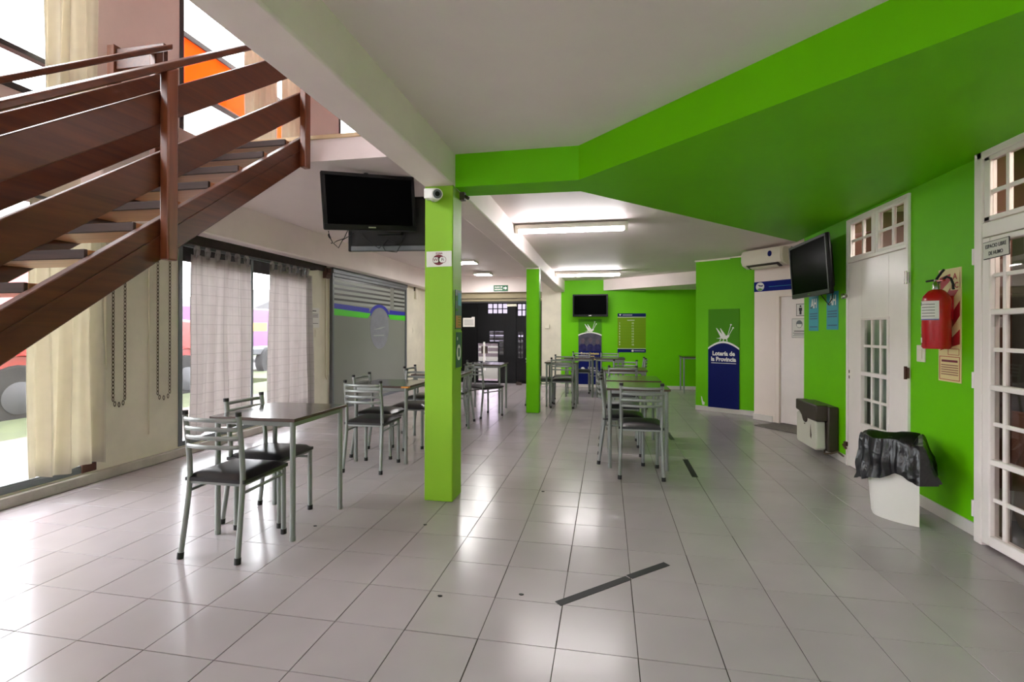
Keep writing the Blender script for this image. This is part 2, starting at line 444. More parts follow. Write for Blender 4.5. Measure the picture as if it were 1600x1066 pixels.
# ------------------------------------------------------------------ walls
def wall_cells(u0, u1, z0, z1, holes):
    us = sorted({u0, u1, *[h[0] for h in holes], *[h[1] for h in holes]}); zs = sorted({z0, z1, *[h[2] for h in holes], *[h[3] for h in holes]})
    us = [u for u in us if u0 <= u <= u1]; zs = [z for z in zs if z0 <= z <= z1]; out = []
    for a, b in zip(us, us[1:]):
        run = None
        for c, d in zip(zs, zs[1:]):
            mu, mz = (a + b) / 2, (c + d) / 2
            if any(h[0] < mu < h[1] and h[2] < mz < h[3] for h in holes):
                if run: out.append((a, b, *run)); run = None
            else: run = (run[0], d) if run else (c, d)
        if run: out.append((a, b, *run))
    return out
def wall_x(x0, x1, cs):
    mb = MB()
    for (a, b, c, d) in cs: mb.box(x0, x1, a, b, c, d)
    return mb
def wall_y(y0, y1, cs):
    mb = MB()
    for (a, b, c, d) in cs: mb.box(a, b, y0, y1, c, d)
    return mb
TW = .16
GA = (1.0, 3.52, .10, 2.34); GB = (4.36, 6.56, .10, 2.22)
GN1 = (-3.6, -1.6, .10, 2.34); GN2 = (-1.3, .7, .10, 2.34)
UA = (1.0, 3.52, 3.08, 5.25); UB = (4.37, 6.36, 2.98, 5.25); UC = (7.46, 9.2, 2.98, 5.25); UN1 = (-3.6, -1.6, 3.08, 5.25); UN2 = (-1.3, .7, 3.08, 5.25)
struct('wall_left', wall_x(XL - TW, XL, wall_cells(YF, 12.0, 0, 2.72, [GA, GB])), 'cream_wall', 'stained cream street wall with the tall ground floor windows')
struct('wall_left', wall_x(XL - TW, XL, wall_cells(YF, 12.0, 2.72, 5.5, [UA, UB, UC, UN1, UN2])), 'upper_wall', 'beige upper storey street wall seen above the staircase')
D1 = (4.35, 5.34, 0, 2.37); D2 = (1.75, 3.56, 0, 2.44)
struct('wall_right', wall_x(XR, XR + .12, wall_cells(YF, 6.45, 0, 2.66, [D1, D2])), 'green', 'bright green wall on the right with the white panelled doors')
struct('wall_back', wall_y(11.42, 11.55, [(-1.02, 3.2, 0, 2.5)]), 'green', 'bright green end wall behind the television')
struct('wall_back', MB().box(-1.47, -1.02, 11.425, 11.6, 0, 2.5).box(-1.47, -1.35, 11.5, 11.96, 0, 2.75), 'cream_wall', 'narrow cream strip of end wall beside the dark entrance')
EN = (-3.75, -1.47, 0, 1.99)
struct('wall_back', wall_y(11.8, 11.95, wall_cells(XL - TW, -1.47, 0, 2.75, [EN])), 'cream_wall', 'cream wall framing the dark entrance doors')
struct('trim_1', MB().box(XL, -1.47, 11.62, 11.8, 2.2, 2.72), 'beam_white', 'white lintel beam above the dark entrance doors', 'beam', .006)
struct('trim_2', MB().box(XL, -1.47, 11.72, 11.8, 2.06, 2.2).box(-3.9, -1.47, 11.76, 11.8, 1.99, 2.03), 'smudge', 'stained cream roller box strip under the entrance lintel', 'trim', .004)
struct('wall_front', wall_y(YF - .15, YF, wall_cells(XL - TW, XR + .12, 0, 5.5, [(-4.0, -2.4, .8, 2.2), (-.8, 1.2, 1.1, 2.1)])), 'white_wall', 'white wall behind the viewer with shop windows')
# oblique green block, white toilet wall, hidden closing walls
struct('wall_corner', MB().prism([(1.445, 8.585), (2.212, 8.124), (3.1, 8.9), (2.2, 10.2)], 0, 2.44), 'green', 'slanted green wall block carrying the blue lottery panel')
struct('wall_corner', MB().prism([(1.445, 8.585), (2.212, 8.124), (3.1, 8.9), (2.2, 10.2)], 2.44, 2.7), 'ceiling_white', 'white band between the slanted green block and the ceiling')
DX, DY = .6, -.8
def toilet(s, off=0.0): return (2.14 + DX * s + .8 * off, 7.85 + DY * s + .6 * off)   # off > 0 goes into the wall
def tw_prism(s0, s1, z0, z1, o0=0.0, o1=.14): return [toilet(s0, o0), toilet(s1, o0), toilet(s1, o1), toilet(s0, o1)]
tw = MB()
for (a, b, c, d) in wall_cells(0, 1.6, 0, 2.7, [(.34, 1.12, 0, 1.80)]): tw.prism(tw_prism(a, b, c, d), c, d)
struct('wall_toilet', tw, 'white_wall', 'white slanted wall around the toilet door')
struct('wall_passage', MB().box(3.2, 3.3, 6.0, 11.6, 0, 2.7).box(2.43, 3.3, 5.96, 6.0, 0, 2.7), 'white_wall', 'white end of the passage behind the green wall')
# back room behind the glazed doors
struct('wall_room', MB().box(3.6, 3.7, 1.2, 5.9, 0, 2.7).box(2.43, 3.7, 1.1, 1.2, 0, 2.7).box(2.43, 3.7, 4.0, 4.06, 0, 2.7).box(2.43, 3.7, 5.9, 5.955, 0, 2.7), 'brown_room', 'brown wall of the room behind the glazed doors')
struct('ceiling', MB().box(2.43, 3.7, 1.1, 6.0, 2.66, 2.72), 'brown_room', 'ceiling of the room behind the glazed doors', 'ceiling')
struct('floor', MB().box(2.43, 3.7, 1.1, 6.0, -.1, -.004), 'mat_grey', 'grey floor of the room behind the glazed doors', 'floor')

# ------------------------------------------------------------------ ceilings, beams, soffit
struct('ceiling', MB().box(-1.2, XR + .12, YF, 3.9, 2.65, 2.93), 'ceiling_white', 'smooth off-white ceiling over the near half of the room', 'ceiling')
def hexa(c8):
    return MB().add(c8, [(0, 3, 2, 1), (4, 5, 6, 7), (0, 1, 5, 4), (1, 2, 6, 5), (2, 3, 7, 6), (3, 0, 4, 7)])
struct('ceiling', hexa([(XL - TW, 3.85, 2.74), (-1.15, 3.85, 2.74), (-1.15, 11.95, 2.5), (XL - TW, 11.95, 2.66), (XL - TW, 3.85, 2.94), (-1.15, 3.85, 2.94), (-1.15, 11.95, 2.94), (XL - TW, 11.95, 2.94)]),
       'ceiling_white', 'off-white slab under the upper landing on the window side', 'ceiling')
struct('trim_3', MB().box(XL, -1.37, 3.83, 3.95, 2.925, 2.955), 'slab_edge', 'yellowish edging strip along the upper landing', 'trim')
struct('ceiling', MB().add([(-1.16, 3.9, 2.65), (3.3, 3.9, 2.65), (3.3, 8.4, 2.445), (-1.06, 8.4, 2.445), (-.96, 11.5, 2.43), (3.3, 11.5, 2.43), (-1.16, 3.9, 2.95), (3.3, 3.9, 2.95), (3.3, 11.5, 2.95), (-.96, 11.5, 2.95)],
       [(0, 1, 2, 3), (3, 2, 5, 4), (6, 9, 8, 7), (0, 6, 7, 1), (4, 5, 8, 9), (0, 3, 4, 9, 6), (1, 7, 8, 5, 2)]), 'ceiling_white', 'off-white ceiling with tube lights over the far half', 'ceiling')
struct('beam', MB().box(-1.37, -1.14, YF, 3.62, 2.40, 2.94), 'beam_white', 'white ceiling beam running from the viewer to the front column', 'beam', .012)
struct('beam', hexa([(-1.37, 3.6, 2.40), (-1.14, 3.6, 2.40), (-.94, 11.45, 2.17), (-1.17, 11.45, 2.17), (-1.37, 3.6, 2.74), (-1.14, 3.6, 2.74), (-.94, 11.45, 2.6), (-1.17, 11.45, 2.6)]),
       'beam_white', 'white ceiling beam running between the two columns to the end wall', 'beam', .015)
struct('beam', hexa([(-4.35, 3.4, 2.31), (-4.10, 3.4, 2.31), (-4.06, 11.7, 2.26), (-4.35, 11.7, 2.26), (-4.35, 3.4, 2.76), (-4.10, 3.4, 2.76), (-4.06, 11.7, 2.72), (-4.35, 11.7, 2.72)]),
       'beam_white', 'white beam along the street wall above curtains and shutter', 'beam', .015)
struct('soffit', MB().prism([(-1.14, 3.655), (-.20, 3.64), (1.392, 1.983), (XR, 1.03), (XR, 6.69), (-.20, 3.945), (-1.14, 3.92)], 2.40, 2.66), 'green',
       'bright green dropped soffit widening from the front column to the right wall', 'soffit')
struct('beam', MB().prism([(-.065, 11.44), (-.065, 11.40), (1.9, 9.84), (3.1, 8.9), (3.3, 11.44)], 2.19, 2.5), 'beam_white', 'white slanted ceiling beam over the green end wall', 'beam', .006)
# columns
struct('column', MB().box(-1.367, -1.143, 3.612, 3.84, 0, 2.41), 'lime', 'green square column, its lighter green standing for lit paint, carrying the wifi sign', 'column', .006)
struct('column', MB().box(-1.238, -1.035, 7.72, 7.90, 0, 2.26), 'green', 'green square column behind the front column', 'column', .006)
struct('column', MB().box(-1.236, -1.037, 7.722, 7.898, 2.26, 2.42), 'beam_white', 'unpainted white head of the rear column', 'column')
# upper storey shell
struct('ceiling', MB().box(XL - TW, XR + .12, YF - .15, 12.0, 5.5, 5.62), 'ceiling_white', 'ceiling of the upper storey', 'ceiling')
struct('wall_upper', MB().box(XR, XR + .12, YF, 12.0, 2.95, 5.5).box(XL - TW, XR, 11.9, 12.0, 2.9, 5.5), 'upper_wall', 'far walls of the upper storey')
# skirtings and kerb
struct('baseboard_left', MB().box(XL - .02, XL + .045, YF, 7.12, 0, .085).box(XL - .02, XL + .03, 10.2, 11.8, 0, .085), 'kerb', 'rough cream kerb along the foot of the street wall', 'baseboard', .008)
struct('baseboard_right', MB().box(XR - .012, XR, 3.58, 4.31, 0, .085).box(XR - .012, XR, 5.36, 6.45, 0, .085).box(XR - .012, XR, YF, 1.7, 0, .085), 'skirting', 'white tile skirting along the right green wall', 'baseboard', .003)
struct('baseboard_back', MB().box(-1.46, 3.0, 11.40, 11.42, 0, .07), 'skirting', 'white skirting along the end wall', 'baseboard', .003)
sk = MB().prism([(1.437, 8.575), (2.208, 8.112), (2.216, 8.13), (1.445, 8.59)], 0, .075)
struct('baseboard_corner', sk, 'skirting', 'white skirting under the slanted green block', 'baseboard', .003)
struct('baseboard_toilet', MB().prism([toilet(-.01, -.012), toilet(.30, -.012), toilet(.30, .01), toilet(-.01, .01)], 0, .085), 'skirting', 'white skirting left of the toilet door', 'baseboard', .003)
struct('trim_4', MB().prism([(1.425, 8.575), (1.90, 8.29), (1.912, 8.315), (1.437, 8.60)], 2.42, 2.45).prism([(1.905, 8.285), (2.2, 8.108), (2.212, 8.13), (1.917, 8.31)], 2.435, 2.465), 'plastic_white', 'white cable trunking along the top of the slanted green wall', 'trim')
# ------------------------------------------------------------------ windows of the street wall
def window(n, y0, y1, z0, z1, mull, label, m='frame_grey', trans=(), w=.05):
    t = thing('window_%d' % n, label, 'window', (XL - .05, 0, 0), 0, kind='structure')
    part('frame', MB().box(-.05, .06, y0, y0 + w, z0, z1).box(-.05, .06, y1 - w, y1, z0, z1).box(-.05, .06, y0 + w, y1 - w, z0, z0 + w).box(-.05, .06, y0 + w, y1 - w, z1 - w, z1), m, t, .004)
    ys = [y0 + w] + list(mull) + [y1 - w]
    for y in mull: part('mullion', MB().box(-.03, .04, y - .02, y + .02, z0 + w, z1 - w), m, t, .003)
    zs = [z0 + w] + list(trans) + [z1 - w]
    for z in trans: part('transom', MB().box(-.032, .042, y0 + w, y1 - w, z - .02, z + .02), m, t, .003)
    for a, b in zip(ys, ys[1:]):
        for c, d in zip(zs, zs[1:]): part('pane', MB().box(-.003, .003, a, b, c, d), 'clear_glass', t)
    return t
wA = window(1, *GA, (2.28,), 'grey framed ground floor window beside the staircase')
part('bottom_rail', MB().box(.02, .058, 1.0, 3.5, .10, .165), 'frame_grey', wA, .006)
part('corner_bracket', MB().box(.02, .07, 3.40, 3.52, .10, .17), 'rust', wA, .004, label='rusty corner bracket')
wB = window(2, *GB, (5.46,), 'grey framed ground floor window behind the near table')
part('top_panel', MB().box(-.02, .02, 4.41, 6.51, 2.02, 2.18), 'frame_dark', wB, .003, label='dark panel across the top of the window')
window(3, *UA, (2.3,), 'upper window above the staircase with cream curtain', 'frame_dark', (3.4,))
window(4, *UB, (5.62,), 'upper window showing the orange sign outside', 'frame_dark')
window(5, *UC, (8.3,), 'small bright upper window beyond the stair head', 'frame_dark')
for k, (a, zz) in enumerate(((UN1, 6), (UN2, 7))): window(zz, *a, ((a[0] + a[1]) / 2,), 'street window out of view behind the viewer, %s' % ('upper floor rear', 'upper floor near')[k])
def front_window(n, x0, x1, z0, z1, label):
    t = thing('window_%d' % n, label, 'window', (0, YF - .07, 0), 0, kind='structure')
    nx = max(2, round((x1 - x0) / .4)); w = .05
    part('frame', bars([(x0, x0 + w, z0, z1), (x1 - w, x1, z0, z1), (x0, x1, z0, z0 + w), (x0, x1, z1 - w, z1)], -.04, .05), 'white_paint', t)
    mb = MB()
    for i in range(1, nx): mb.box(x0 + (x1 - x0) * i / nx - .02, x0 + (x1 - x0) * i / nx + .02, -.02, .03, z0, z1)
    for i in range(1, 6): mb.box(x0, x1, -.02, .03, z0 + (z1 - z0) * i / 6 - .015, z0 + (z1 - z0) * i / 6 + .015)
    part('muntin', mb, 'white_paint', t); part('pane', MB().box(x0, x1, -.003, .003, z0, z1), 'clear_glass', t)
front_window(10, -4.0, -2.4, .8, 2.2, 'muntined shop window behind the viewer, street side')
front_window(11, -.8, 1.2, 1.1, 2.1, 'muntined shop window behind the viewer, wide one')

# ------------------------------------------------------------------ curtains
def curtain(label, y0, y1, z0, z1, m, folds, amp=.035, x=XL + .075, tabs=0, hem=0.0, seed=0, flare=0.0, group=None):
    rnd = random.Random(seed); ph = rnd.uniform(0, 6); k2 = rnd.uniform(.3, .7)
    t = thing('curtain', label, 'curtain', (x, (y0 + y1) / 2, z0), 0, group)
    W = y1 - y0
    def fn(u, v):
        e = 1 - v                                   # 0 at the top, 1 at the hem
        a = amp * (.55 + .45 * e)
        off = a * (math.sin(2 * PI * folds * u + ph) + .45 * math.sin(2 * PI * folds * 1.83 * u + ph * 2 + e * .8) + .3 * math.sin(2 * PI * folds * k2 * u - ph + e * 1.5))
        yy = (u - .5) * W * (1 + flare * e) + .012 * math.sin(5 * e + 9 * u + ph)
        zz = v * (z1 - z0) + (hem * math.sin(2 * PI * u * 1.3 + ph) if v == 0 else 0)
        return (off, yy, zz)
    nu = int(folds * 12); nv = 14
    part('cloth', MB().grid(fn, nu, nv, lambda u, v: (u * W * 1.5, v * (z1 - z0))), m, t, solid=.002, fix=False)
    for i in range(tabs):
        yc = (-.5 + (i + .5) / tabs) * W; h = .115
        xx = fn((i + .5) / tabs, 1)[0]
        pts = [(xx + .004, yc, z1 - z0 - .03), (xx * .5 + .018, yc, z1 - z0 + h * .5), (.0, yc, z1 - z0 + h), (-.022, yc, z1 - z0 + h * .5), (xx - .012, yc, z1 - z0 - .03)]
        mb = MB()
        for p, q in zip(pts, pts[1:]):
            mb.add([(p[0], p[1] - .024, p[2]), (p[0], p[1] + .024, p[2]), (q[0], q[1] + .024, q[2]), (q[0], q[1] - .024, q[2])], [(0, 1, 2, 3)], True)
        part('tab', mb, m, t, solid=.002)
    return t
curtain('plain cream floor length curtain beside the staircase', 2.95, 3.52, .17, 2.30, 'curtain_cream', 4, .038, hem=.02, seed=3)
curtain('checked cream tab-top curtain left of the window gap', 4.45, 5.32, .20, 2.085, 'curtain_check', 5, .03, tabs=6, seed=5, hem=.01, flare=.04)
curtain('checked cream tab-top curtain right of the window gap', 5.64, 6.58, .20, 2.085, 'curtain_check', 5, .03, tabs=6, seed=8, hem=.01, flare=.10)
single('curtain_rod', MB().tube([(XL + .075, 4.34, 2.195), (XL + .075, 6.72, 2.195)], .011, 10).box(XL - .02, XL + .09, 4.36, 4.39, 2.18, 2.21).box(XL - .02, XL + .09, 6.66, 6.69, 2.18, 2.21), 'pelmet', 'dark curtain rod over the checked curtains', 'curtain rod')
single('pelmet_board', MB().box(XL - .01, XL + .035, 4.3, 7.05, 2.205, 2.30), 'pelmet', 'dark stained board behind the curtain rod', 'board', .004)
curtain('tall cream curtain in the upper window above the stairs', 3.07, 3.46, 2.99, 5.3, 'curtain_cream', 4, .03, seed=11)
curtain('tall cream curtain at the right of the orange sign window', 5.22, 5.78, 2.95, 5.3, 'curtain_cream', 5, .03, seed=12)
curtain('tall pale curtain beside the stair head upstairs', 5.86, 6.45, 2.95, 5.3, 'curtain_cream', 5, .03, seed=14)
curtain('tall cream curtain right of the small upper window', 8.02, 8.6, 2.95, 5.3, 'curtain_cream', 5, .03, seed=15)

# ------------------------------------------------------------------ exterior behind the street windows
single('pavement', MB().box(-7.2, XL - TW, -6, 16, -.2, -.06), 'pavement', 'pale paved footpath outside the windows', 'pavement', kind='structure')
single('lawn', MB().box(-9.0, -7.2, -8, 26, -.3, -.1), 'lawn', 'strip of grass between footpath and road', 'grass', kind='structure')
single('road', MB().box(-20, -9.0, -20, 40, -.5, -.3), 'road', 'grey street outside', 'road', kind='structure')
single('lawn', MB().box(-70, -20, -40, 70, -.5, -.28).box(-12, 8, 12.6, 60, -.5, -.1), 'lawn', 'far lawn across the street and behind the entrance', 'grass', kind='structure')
single('pavement', MB().box(-7.2, 3, 11.95, 13.2, -.2, -.04), 'pavement', 'paving outside the dark entrance', 'pavement', kind='structure')
tr = thing('truck', 'red truck parked outside the window by the stairs', 'truck', (-10.2, 6.9, -.3), 0)
cab = MB().prism([(-3.2, .55), (3.6, .55), (3.6, 1.35), (3.3, 1.75), (2.2, 1.85), (1.8, 2.75), (-.2, 2.8), (-.4, 1.5), (-3.2, 1.5)], -1.0, 1.0, 'x')
part('body', cab, 'truck_red', tr, .06)
part('window', MB().prism([(.1, 1.95), (1.75, 1.95), (1.5, 2.6), (.1, 2.6)], .99, 1.02, 'x'), 'dark_glass', tr)
part('chassis', MB().box(-.95, .98, -3.3, 3.5, .42, .6), 'truck_grey', tr, .02)
for yy in (-2.2, -.6, 2.6):
    w = part('wheel', MB().lathe([(.2, -.14), (.5, -.14), (.54, -.08), (.54, .08), (.5, .14), (.2, .14)], 28, (.9, yy, .5), 'x'), 'tyre', tr)
    part('hub', MB().lathe([(.02, .1), (.2, .1), (.26, .15), (.12, .19), (.02, .19)], 20, (.9, yy, .5), 'x'), 'truck_grey', w)
    part('mudguard', MB().tube([(.95, yy + .68 * math.cos(a), .5 + .68 * math.sin(a)) for a in [PI * k / 12 for k in range(13)]], .03, 8, flat=(.12, .02)), 'truck_red', tr)
vn = thing('van', 'purple van far across the street, seen between the curtains', 'van', (-17.6, 21.4, -.3), 0)
part('body', MB().prism([(-3.6, .4), (2.6, .4), (2.7, 1.2), (2.1, 1.5), (1.5, 2.6), (-3.6, 2.6)], -1.0, 1.0, 'x'), 'van_purple', vn, .08)
part('panel', MB().box(1.0, 1.02, -2.6, .6, 1.5, 1.9), 'orange_print', vn); part('window', MB().prism([(.75, 1.55), (1.85, 1.55), (1.45, 2.35), (.75, 2.35)], .99, 1.02, 'x'), 'dark_glass', vn)
for yy in (-2.3, 1.6):
    w = part('wheel', MB().lathe([(.15, -.12), (.38, -.12), (.42, -.05), (.42, .05), (.38, .12), (.15, .12)], 22, (.95, yy, .42), 'x'), 'tyre', vn)
    part('hub', MB().lathe([(.02, .1), (.2, .1), (.2, .14), (.02, .14)], 16, (.95, yy, .42), 'x'), 'chrome', w)
tl = thing('trailer', 'grey trailer with dark wheels parked across the road', 'trailer', (-12.2, 15.9, -.3), 0)
part('bed', MB().box(-.9, .9, -1.6, 1.6, .75, .95), 'truck_grey', tl, .03); part('drawbar', MB().tube([(0, 1.6, .8), (0, 2.8, .55)], .05, 8), 'truck_grey', tl)
for yy in (-.8, .5):
    w = part('wheel', MB().lathe([(.2, -.13), (.46, -.13), (.5, -.06), (.5, .06), (.46, .13), (.2, .13)], 24, (.85, yy, .5), 'x'), 'tyre', tl)
    part('hub', MB().lathe([(.02, .1), (.24, .1), (.24, .15), (.02, .15)], 16, (.85, yy, .5), 'x'), 'chrome', w)
hs = thing('house', 'pale gabled house far across the street', 'house', (-30, 38, -.3), 0)
part('wall', MB().box(-4, 4, -6, 6, 0, 2.9), 'house_wall', hs); part('roof', MB().prism([(-6.6, 2.8), (6.6, 2.8), (0, 5.0)], -4.4, 4.4, 'x'), 'roof_grey', hs, .05)
for yy in (-4, -1, 3): f = part('window', MB().box(3.98, 4.05, yy - .6, yy + .6, 1.0, 2.2), 'white_paint', hs); part('pane', MB().box(4.04, 4.07, yy - .5, yy + .5, 1.1, 2.1), 'dark_glass', f)
part('door', MB().box(3.98, 4.06, .6, 1.5, 0, 2.1), 'frame_grey', hs)
sg = thing('shop_sign', 'long orange fascia sign outside the upper window', 'sign', (-5.0, 6.0, 4.2), 0)
part('face', MB().box(-.03, .03, -1.7, 6, .03, .60), 'sign_glow', sg); part('frame', MB().box(-.05, .05, -1.7, 6, .60, .67).box(-.05, .05, -1.7, 6, 0, .03), 'frame_dark', sg, .005)

# ------------------------------------------------------------------ staircase
st = thing('staircase', 'open brown wooden staircase rising to the upper landing', 'staircase', (-2.94, 0, 0), 0)
SL = .724                                             # rise over run
def board(x0, x1, y0, y1, za, zb):                    # sloped board; za, zb = lower / upper height at y = 0
    return MB().prism([(y0, za + SL * y0), (y1, za + SL * y1), (y1, zb + SL * y1), (y0, zb + SL * y0)], x0, x1, 'x')
for sx in (1, -1):
    xo = .44 * sx; xi = .385 * sx
    part('stringer', MB().prism([(.02, 0), (.0622, 0), (3.80, -.045 + SL * 3.80), (3.80, .195 + SL * 3.80), (.02, .195 + SL * .02)], min(xo, xi), max(xo, xi), 'x'), 'stair_wood', st, .006)
    part('groove_strip', board(xo - (.0 if sx > 0 else .006), xo + (.006 if sx > 0 else 0), .15, 3.78, .075, .10), 'stair_wood', st)
    bx = (.40 * sx, .435 * sx)
    ye = 3.76 if sx > 0 else 3.38
    part('rail_board', board(min(bx), max(bx), .3, ye, .375, .575), 'stair_wood', st, .005)
    part('rail_board', board(min(bx), max(bx), .3, ye, .73, .925), 'stair_wood', st, .005)
    part('handrail', board(.37 * sx if sx > 0 else -.50, .50 if sx > 0 else -.37, .2, 3.78 if sx > 0 else 3.30, 1.035 if sx > 0 else 1.09, 1.08 if sx > 0 else 1.135), 'stair_wood', st, .008)
    for py in ((.42, 2.435, 3.745) if sx > 0 else (.42, 1.9, 3.25)):
        zb, zt = -.06 + SL * py, (1.035 if sx > 0 else 1.09) + SL * py
        xa, xb = sorted((.442 * sx, .50 * sx))
        part('post', MB().prism([(py - .035, zb), (py + .035, zb), (py + .035, zt + SL * .035), (py - .035, zt - SL * .035)], xa, xb, 'x'), 'stair_post', st, .008)
for k in range(14):
    zt = 2.656 - .19 * (k - 1); yf = 3.347 - .2615 * (k - 1)
    if zt < .1 or zt > 2.9: continue
    tr_ = part('tread', MB().box(-.383, .383, yf + .012, yf + .30, zt - .042, zt), 'tread_wood', st, .003)
    part('nosing', MB().box(-.383, .383, yf - .006, yf + .012, zt - .046, zt + .002), 'nosing', tr_, .003)
gr = thing('landing_rail', 'short brown guard rail at the head of the stairs', 'railing', (-3.86, 3.42, 2.94), 0)
for z in (.10, .50): part('rail_board', MB().box(-.12, .36, -.02, .02, z, z + .17), 'stair_wood', gr, .004)
part('post', MB().box(-.17, -.10, -.04, .03, 0, .70), 'stair_post', gr, .005)
struct('trim_5', MB().box(XL, -3.4, 3.36, 3.86, 2.74, 2.94), 'upper_wall', 'landing edge left of the stair head', 'trim')
# ------------------------------------------------------------------ glazed doors of the right wall (local: x towards the viewer, y into the wall)
def sash(parent, x0, x1, z0, z1, cols, rows, y=0.0, m='white_paint', gl='door_glass', mw=.012, back=None):
    """one glazed opening: muntins and panes; cols / rows are inner bar positions"""
    for c in cols: part('muntin', MB().box(c - mw, c + mw, y - .012, y + .012, z0, z1), m, parent, .003)
    for r in rows: part('muntin', MB().box(x0, x1, y - .010, y + .010, r - mw, r + mw), m, parent, .003)
    xs = [x0] + list(cols) + [x1]; zs = [z0] + list(rows) + [z1]
    for a, b in zip(xs, xs[1:]):
        for c, d in zip(zs, zs[1:]): part('pane', MB().box(a, b, y - .002, y + .002, c, d), gl, parent)
def hinge(parent, x, z, m='white_paint', h=.1):
    mb = MB().tube([(x, -.012, z - h / 2), (x, -.012, z + h / 2)], .011, 10).box(x - .03, x + .03, -.006, .0, z - h * .42, z + h * .42)
    part('hinge', mb, m, parent)
d2 = thing('door_2', 'large white glazed double door at the right edge with smoke-free sign', 'door', (2.27, 3.56, 0), RW, kind='structure')
fr = MB().box(-.02, .045, -.02, .045, 0, 2.41).box(0, 1.8, -.02, .045, 2.36, 2.41).box(0, 1.8, -.015, .045, 1.875, 1.965).box(1.76, 1.81, -.02, .045, 0, 2.41)
part('frame', fr, 'white_paint', d2, .005)
part('reveal', MB().box(0, .008, .046, .165, 0, 2.44).box(0, 1.81, .046, .165, 2.41, 2.44).box(1.80, 1.81, .046, .165, 0, 2.44), 'brown_room', d2)
for li in range(3):
    x = .05 + li * .575; w = .565
    lf = part('leaf', bars([(x, x + .062, .02, 1.87), (x + w - .062, x + w, .02, 1.87), (x + .062, x + w - .062, 1.835, 1.87), (x + .062, x + w - .062, .02, .085)] +
                           [(x + .062, x + w - .062, z - .017, z + .017) for z in (1.42, .97, .526)], -.02, .035), 'white_paint', d2, .006)
    for (a, b, mid) in ((.085, .509, .30), (.543, .953, .752), (.987, 1.403, 1.196), (1.437, 1.835, 1.64)):
        sash(lf, x + .062, x + w - .062, a, b, (x + .062 + .085, x + w - .062 - .085), (mid,), .008)
    tl_ = part('transom_sash', bars([(x, x + .045, 1.97, 2.36), (x + w - .045, x + w, 1.97, 2.36), (x, x + w, 1.97, 2.0), (x, x + w, 2.335, 2.36)], -.01, .03), 'white_paint', d2, .004)
    sash(tl_, x + .045, x + w - .045, 2.0, 2.335, (x + .045 + .125, x + w - .045 - .125), (2.145,), .008)
for z in (1.77, 1.0, .2): hinge(d2, -.03, z)
# what hangs behind the glass
cu = thing('curtain', 'grey sheer curtain hanging inside the large glazed door', 'curtain', (2.56, 2.98, 0))
part('cloth', MB().grid(lambda u, v: (.03 * math.sin(40 * u) + .02 * math.sin(17 * u + 2), (u - .5) * 1.95, .75 + v * 1.25 + .05 * math.sin(9 * u)), 80, 8), 'sheer_grey', cu, solid=.002, fix=False)
pt = thing('clay_jar', 'tall terracotta jar standing inside behind the lower door panes', 'jar', (2.78, 3.70, -.004))
part('body', MB().lathe([(.10, 0), (.17, .05), (.21, .22), (.20, .40), (.14, .55), (.10, .62), (.115, .66), (.10, .66), (.085, .6)], 28), 'terracotta', pt)

d1 = thing('door_1', 'white panel door with a small paned window and a paned transom', 'door', (2.295, 5.345, 0), RW, kind='structure')
part('frame', bars([(-.012, .028, 0, 2.375), (.972, 1.0, 0, 2.375), (.028, .972, 2.345, 2.375), (.028, .972, 1.955, 1.985), (.485, .515, 1.985, 2.345)], -.005, .05), 'white_paint', d1, .004)
part('reveal', MB().box(.004, .012, .051, .14, 0, 2.37).box(.004, .99, .051, .14, 2.355, 2.372).box(.988, .994, .051, .14, 0, 2.37), 'brown_room', d1)
leaf = part('leaf', bars([(.032, .285, .01, 1.95), (.725, .968, .01, 1.95), (.285, .725, .01, .455), (.285, .725, 1.41, 1.95)], .0, .045), 'white_paint', d1, .003)
part('window_frame', bars([(.27, .295, .44, 1.425), (.715, .74, .44, 1.425), (.295, .715, .44, .465), (.295, .715, 1.40, 1.425), (.295, .715, .90, .935)], -.012, .03), 'white_paint', leaf, .003)
for (a, b) in ((.465, .90), (.935, 1.40)): sash(leaf, .295, .715, a, b, (.435, .575), ((a + b) / 2,), .02, gl='haze_glass')
for (a, b) in ((.028, .485), (.515, .972)):
    s_ = part('transom_sash', bars([(a, a + .04, 1.985, 2.345), (b - .04, b, 1.985, 2.345), (a + .04, b - .04, 1.985, 2.01), (a + .04, b - .04, 2.32, 2.345)], .0, .04), 'white_paint', d1, .003)
    sash(s_, a + .04, b - .04, 2.01, 2.32, ((a + b) / 2 + .02,), (2.16,), .02)
hinge(d1, .985, 1.72, 'chrome'); hinge(d1, .985, .98, 'rust'); hinge(d1, .985, .25, 'chrome')
part('knob', MB().lathe([(.006, -.05), (.024, -.05), (.03, -.035), (.02, -.015), (.01, .0)], 16, (.012, 0, 1.64), 'y'), 'chrome', d1)
part('catch', MB().box(-.01, .035, -.025, -.005, .19, .23).tube([(.0, -.03, .2), (.05, -.03, .17)], .012, 8), 'rust', d1)
for z in (.913, .86): part('keyhole', MB().box(.042, .056, -.002, .002, z - .014, z + .014), 'rust', leaf)
cv = thing('curtain', 'greenish grey sheer cloth behind the small paned door window', 'curtain', (2.385, 4.98, 0))
part('cloth', MB().grid(lambda u, v: (.008 * math.sin(90 * u), (u - .5) * .86, .4 + v * 1.1), 60, 4), 'shutter_light', cv, solid=.002, fix=False)
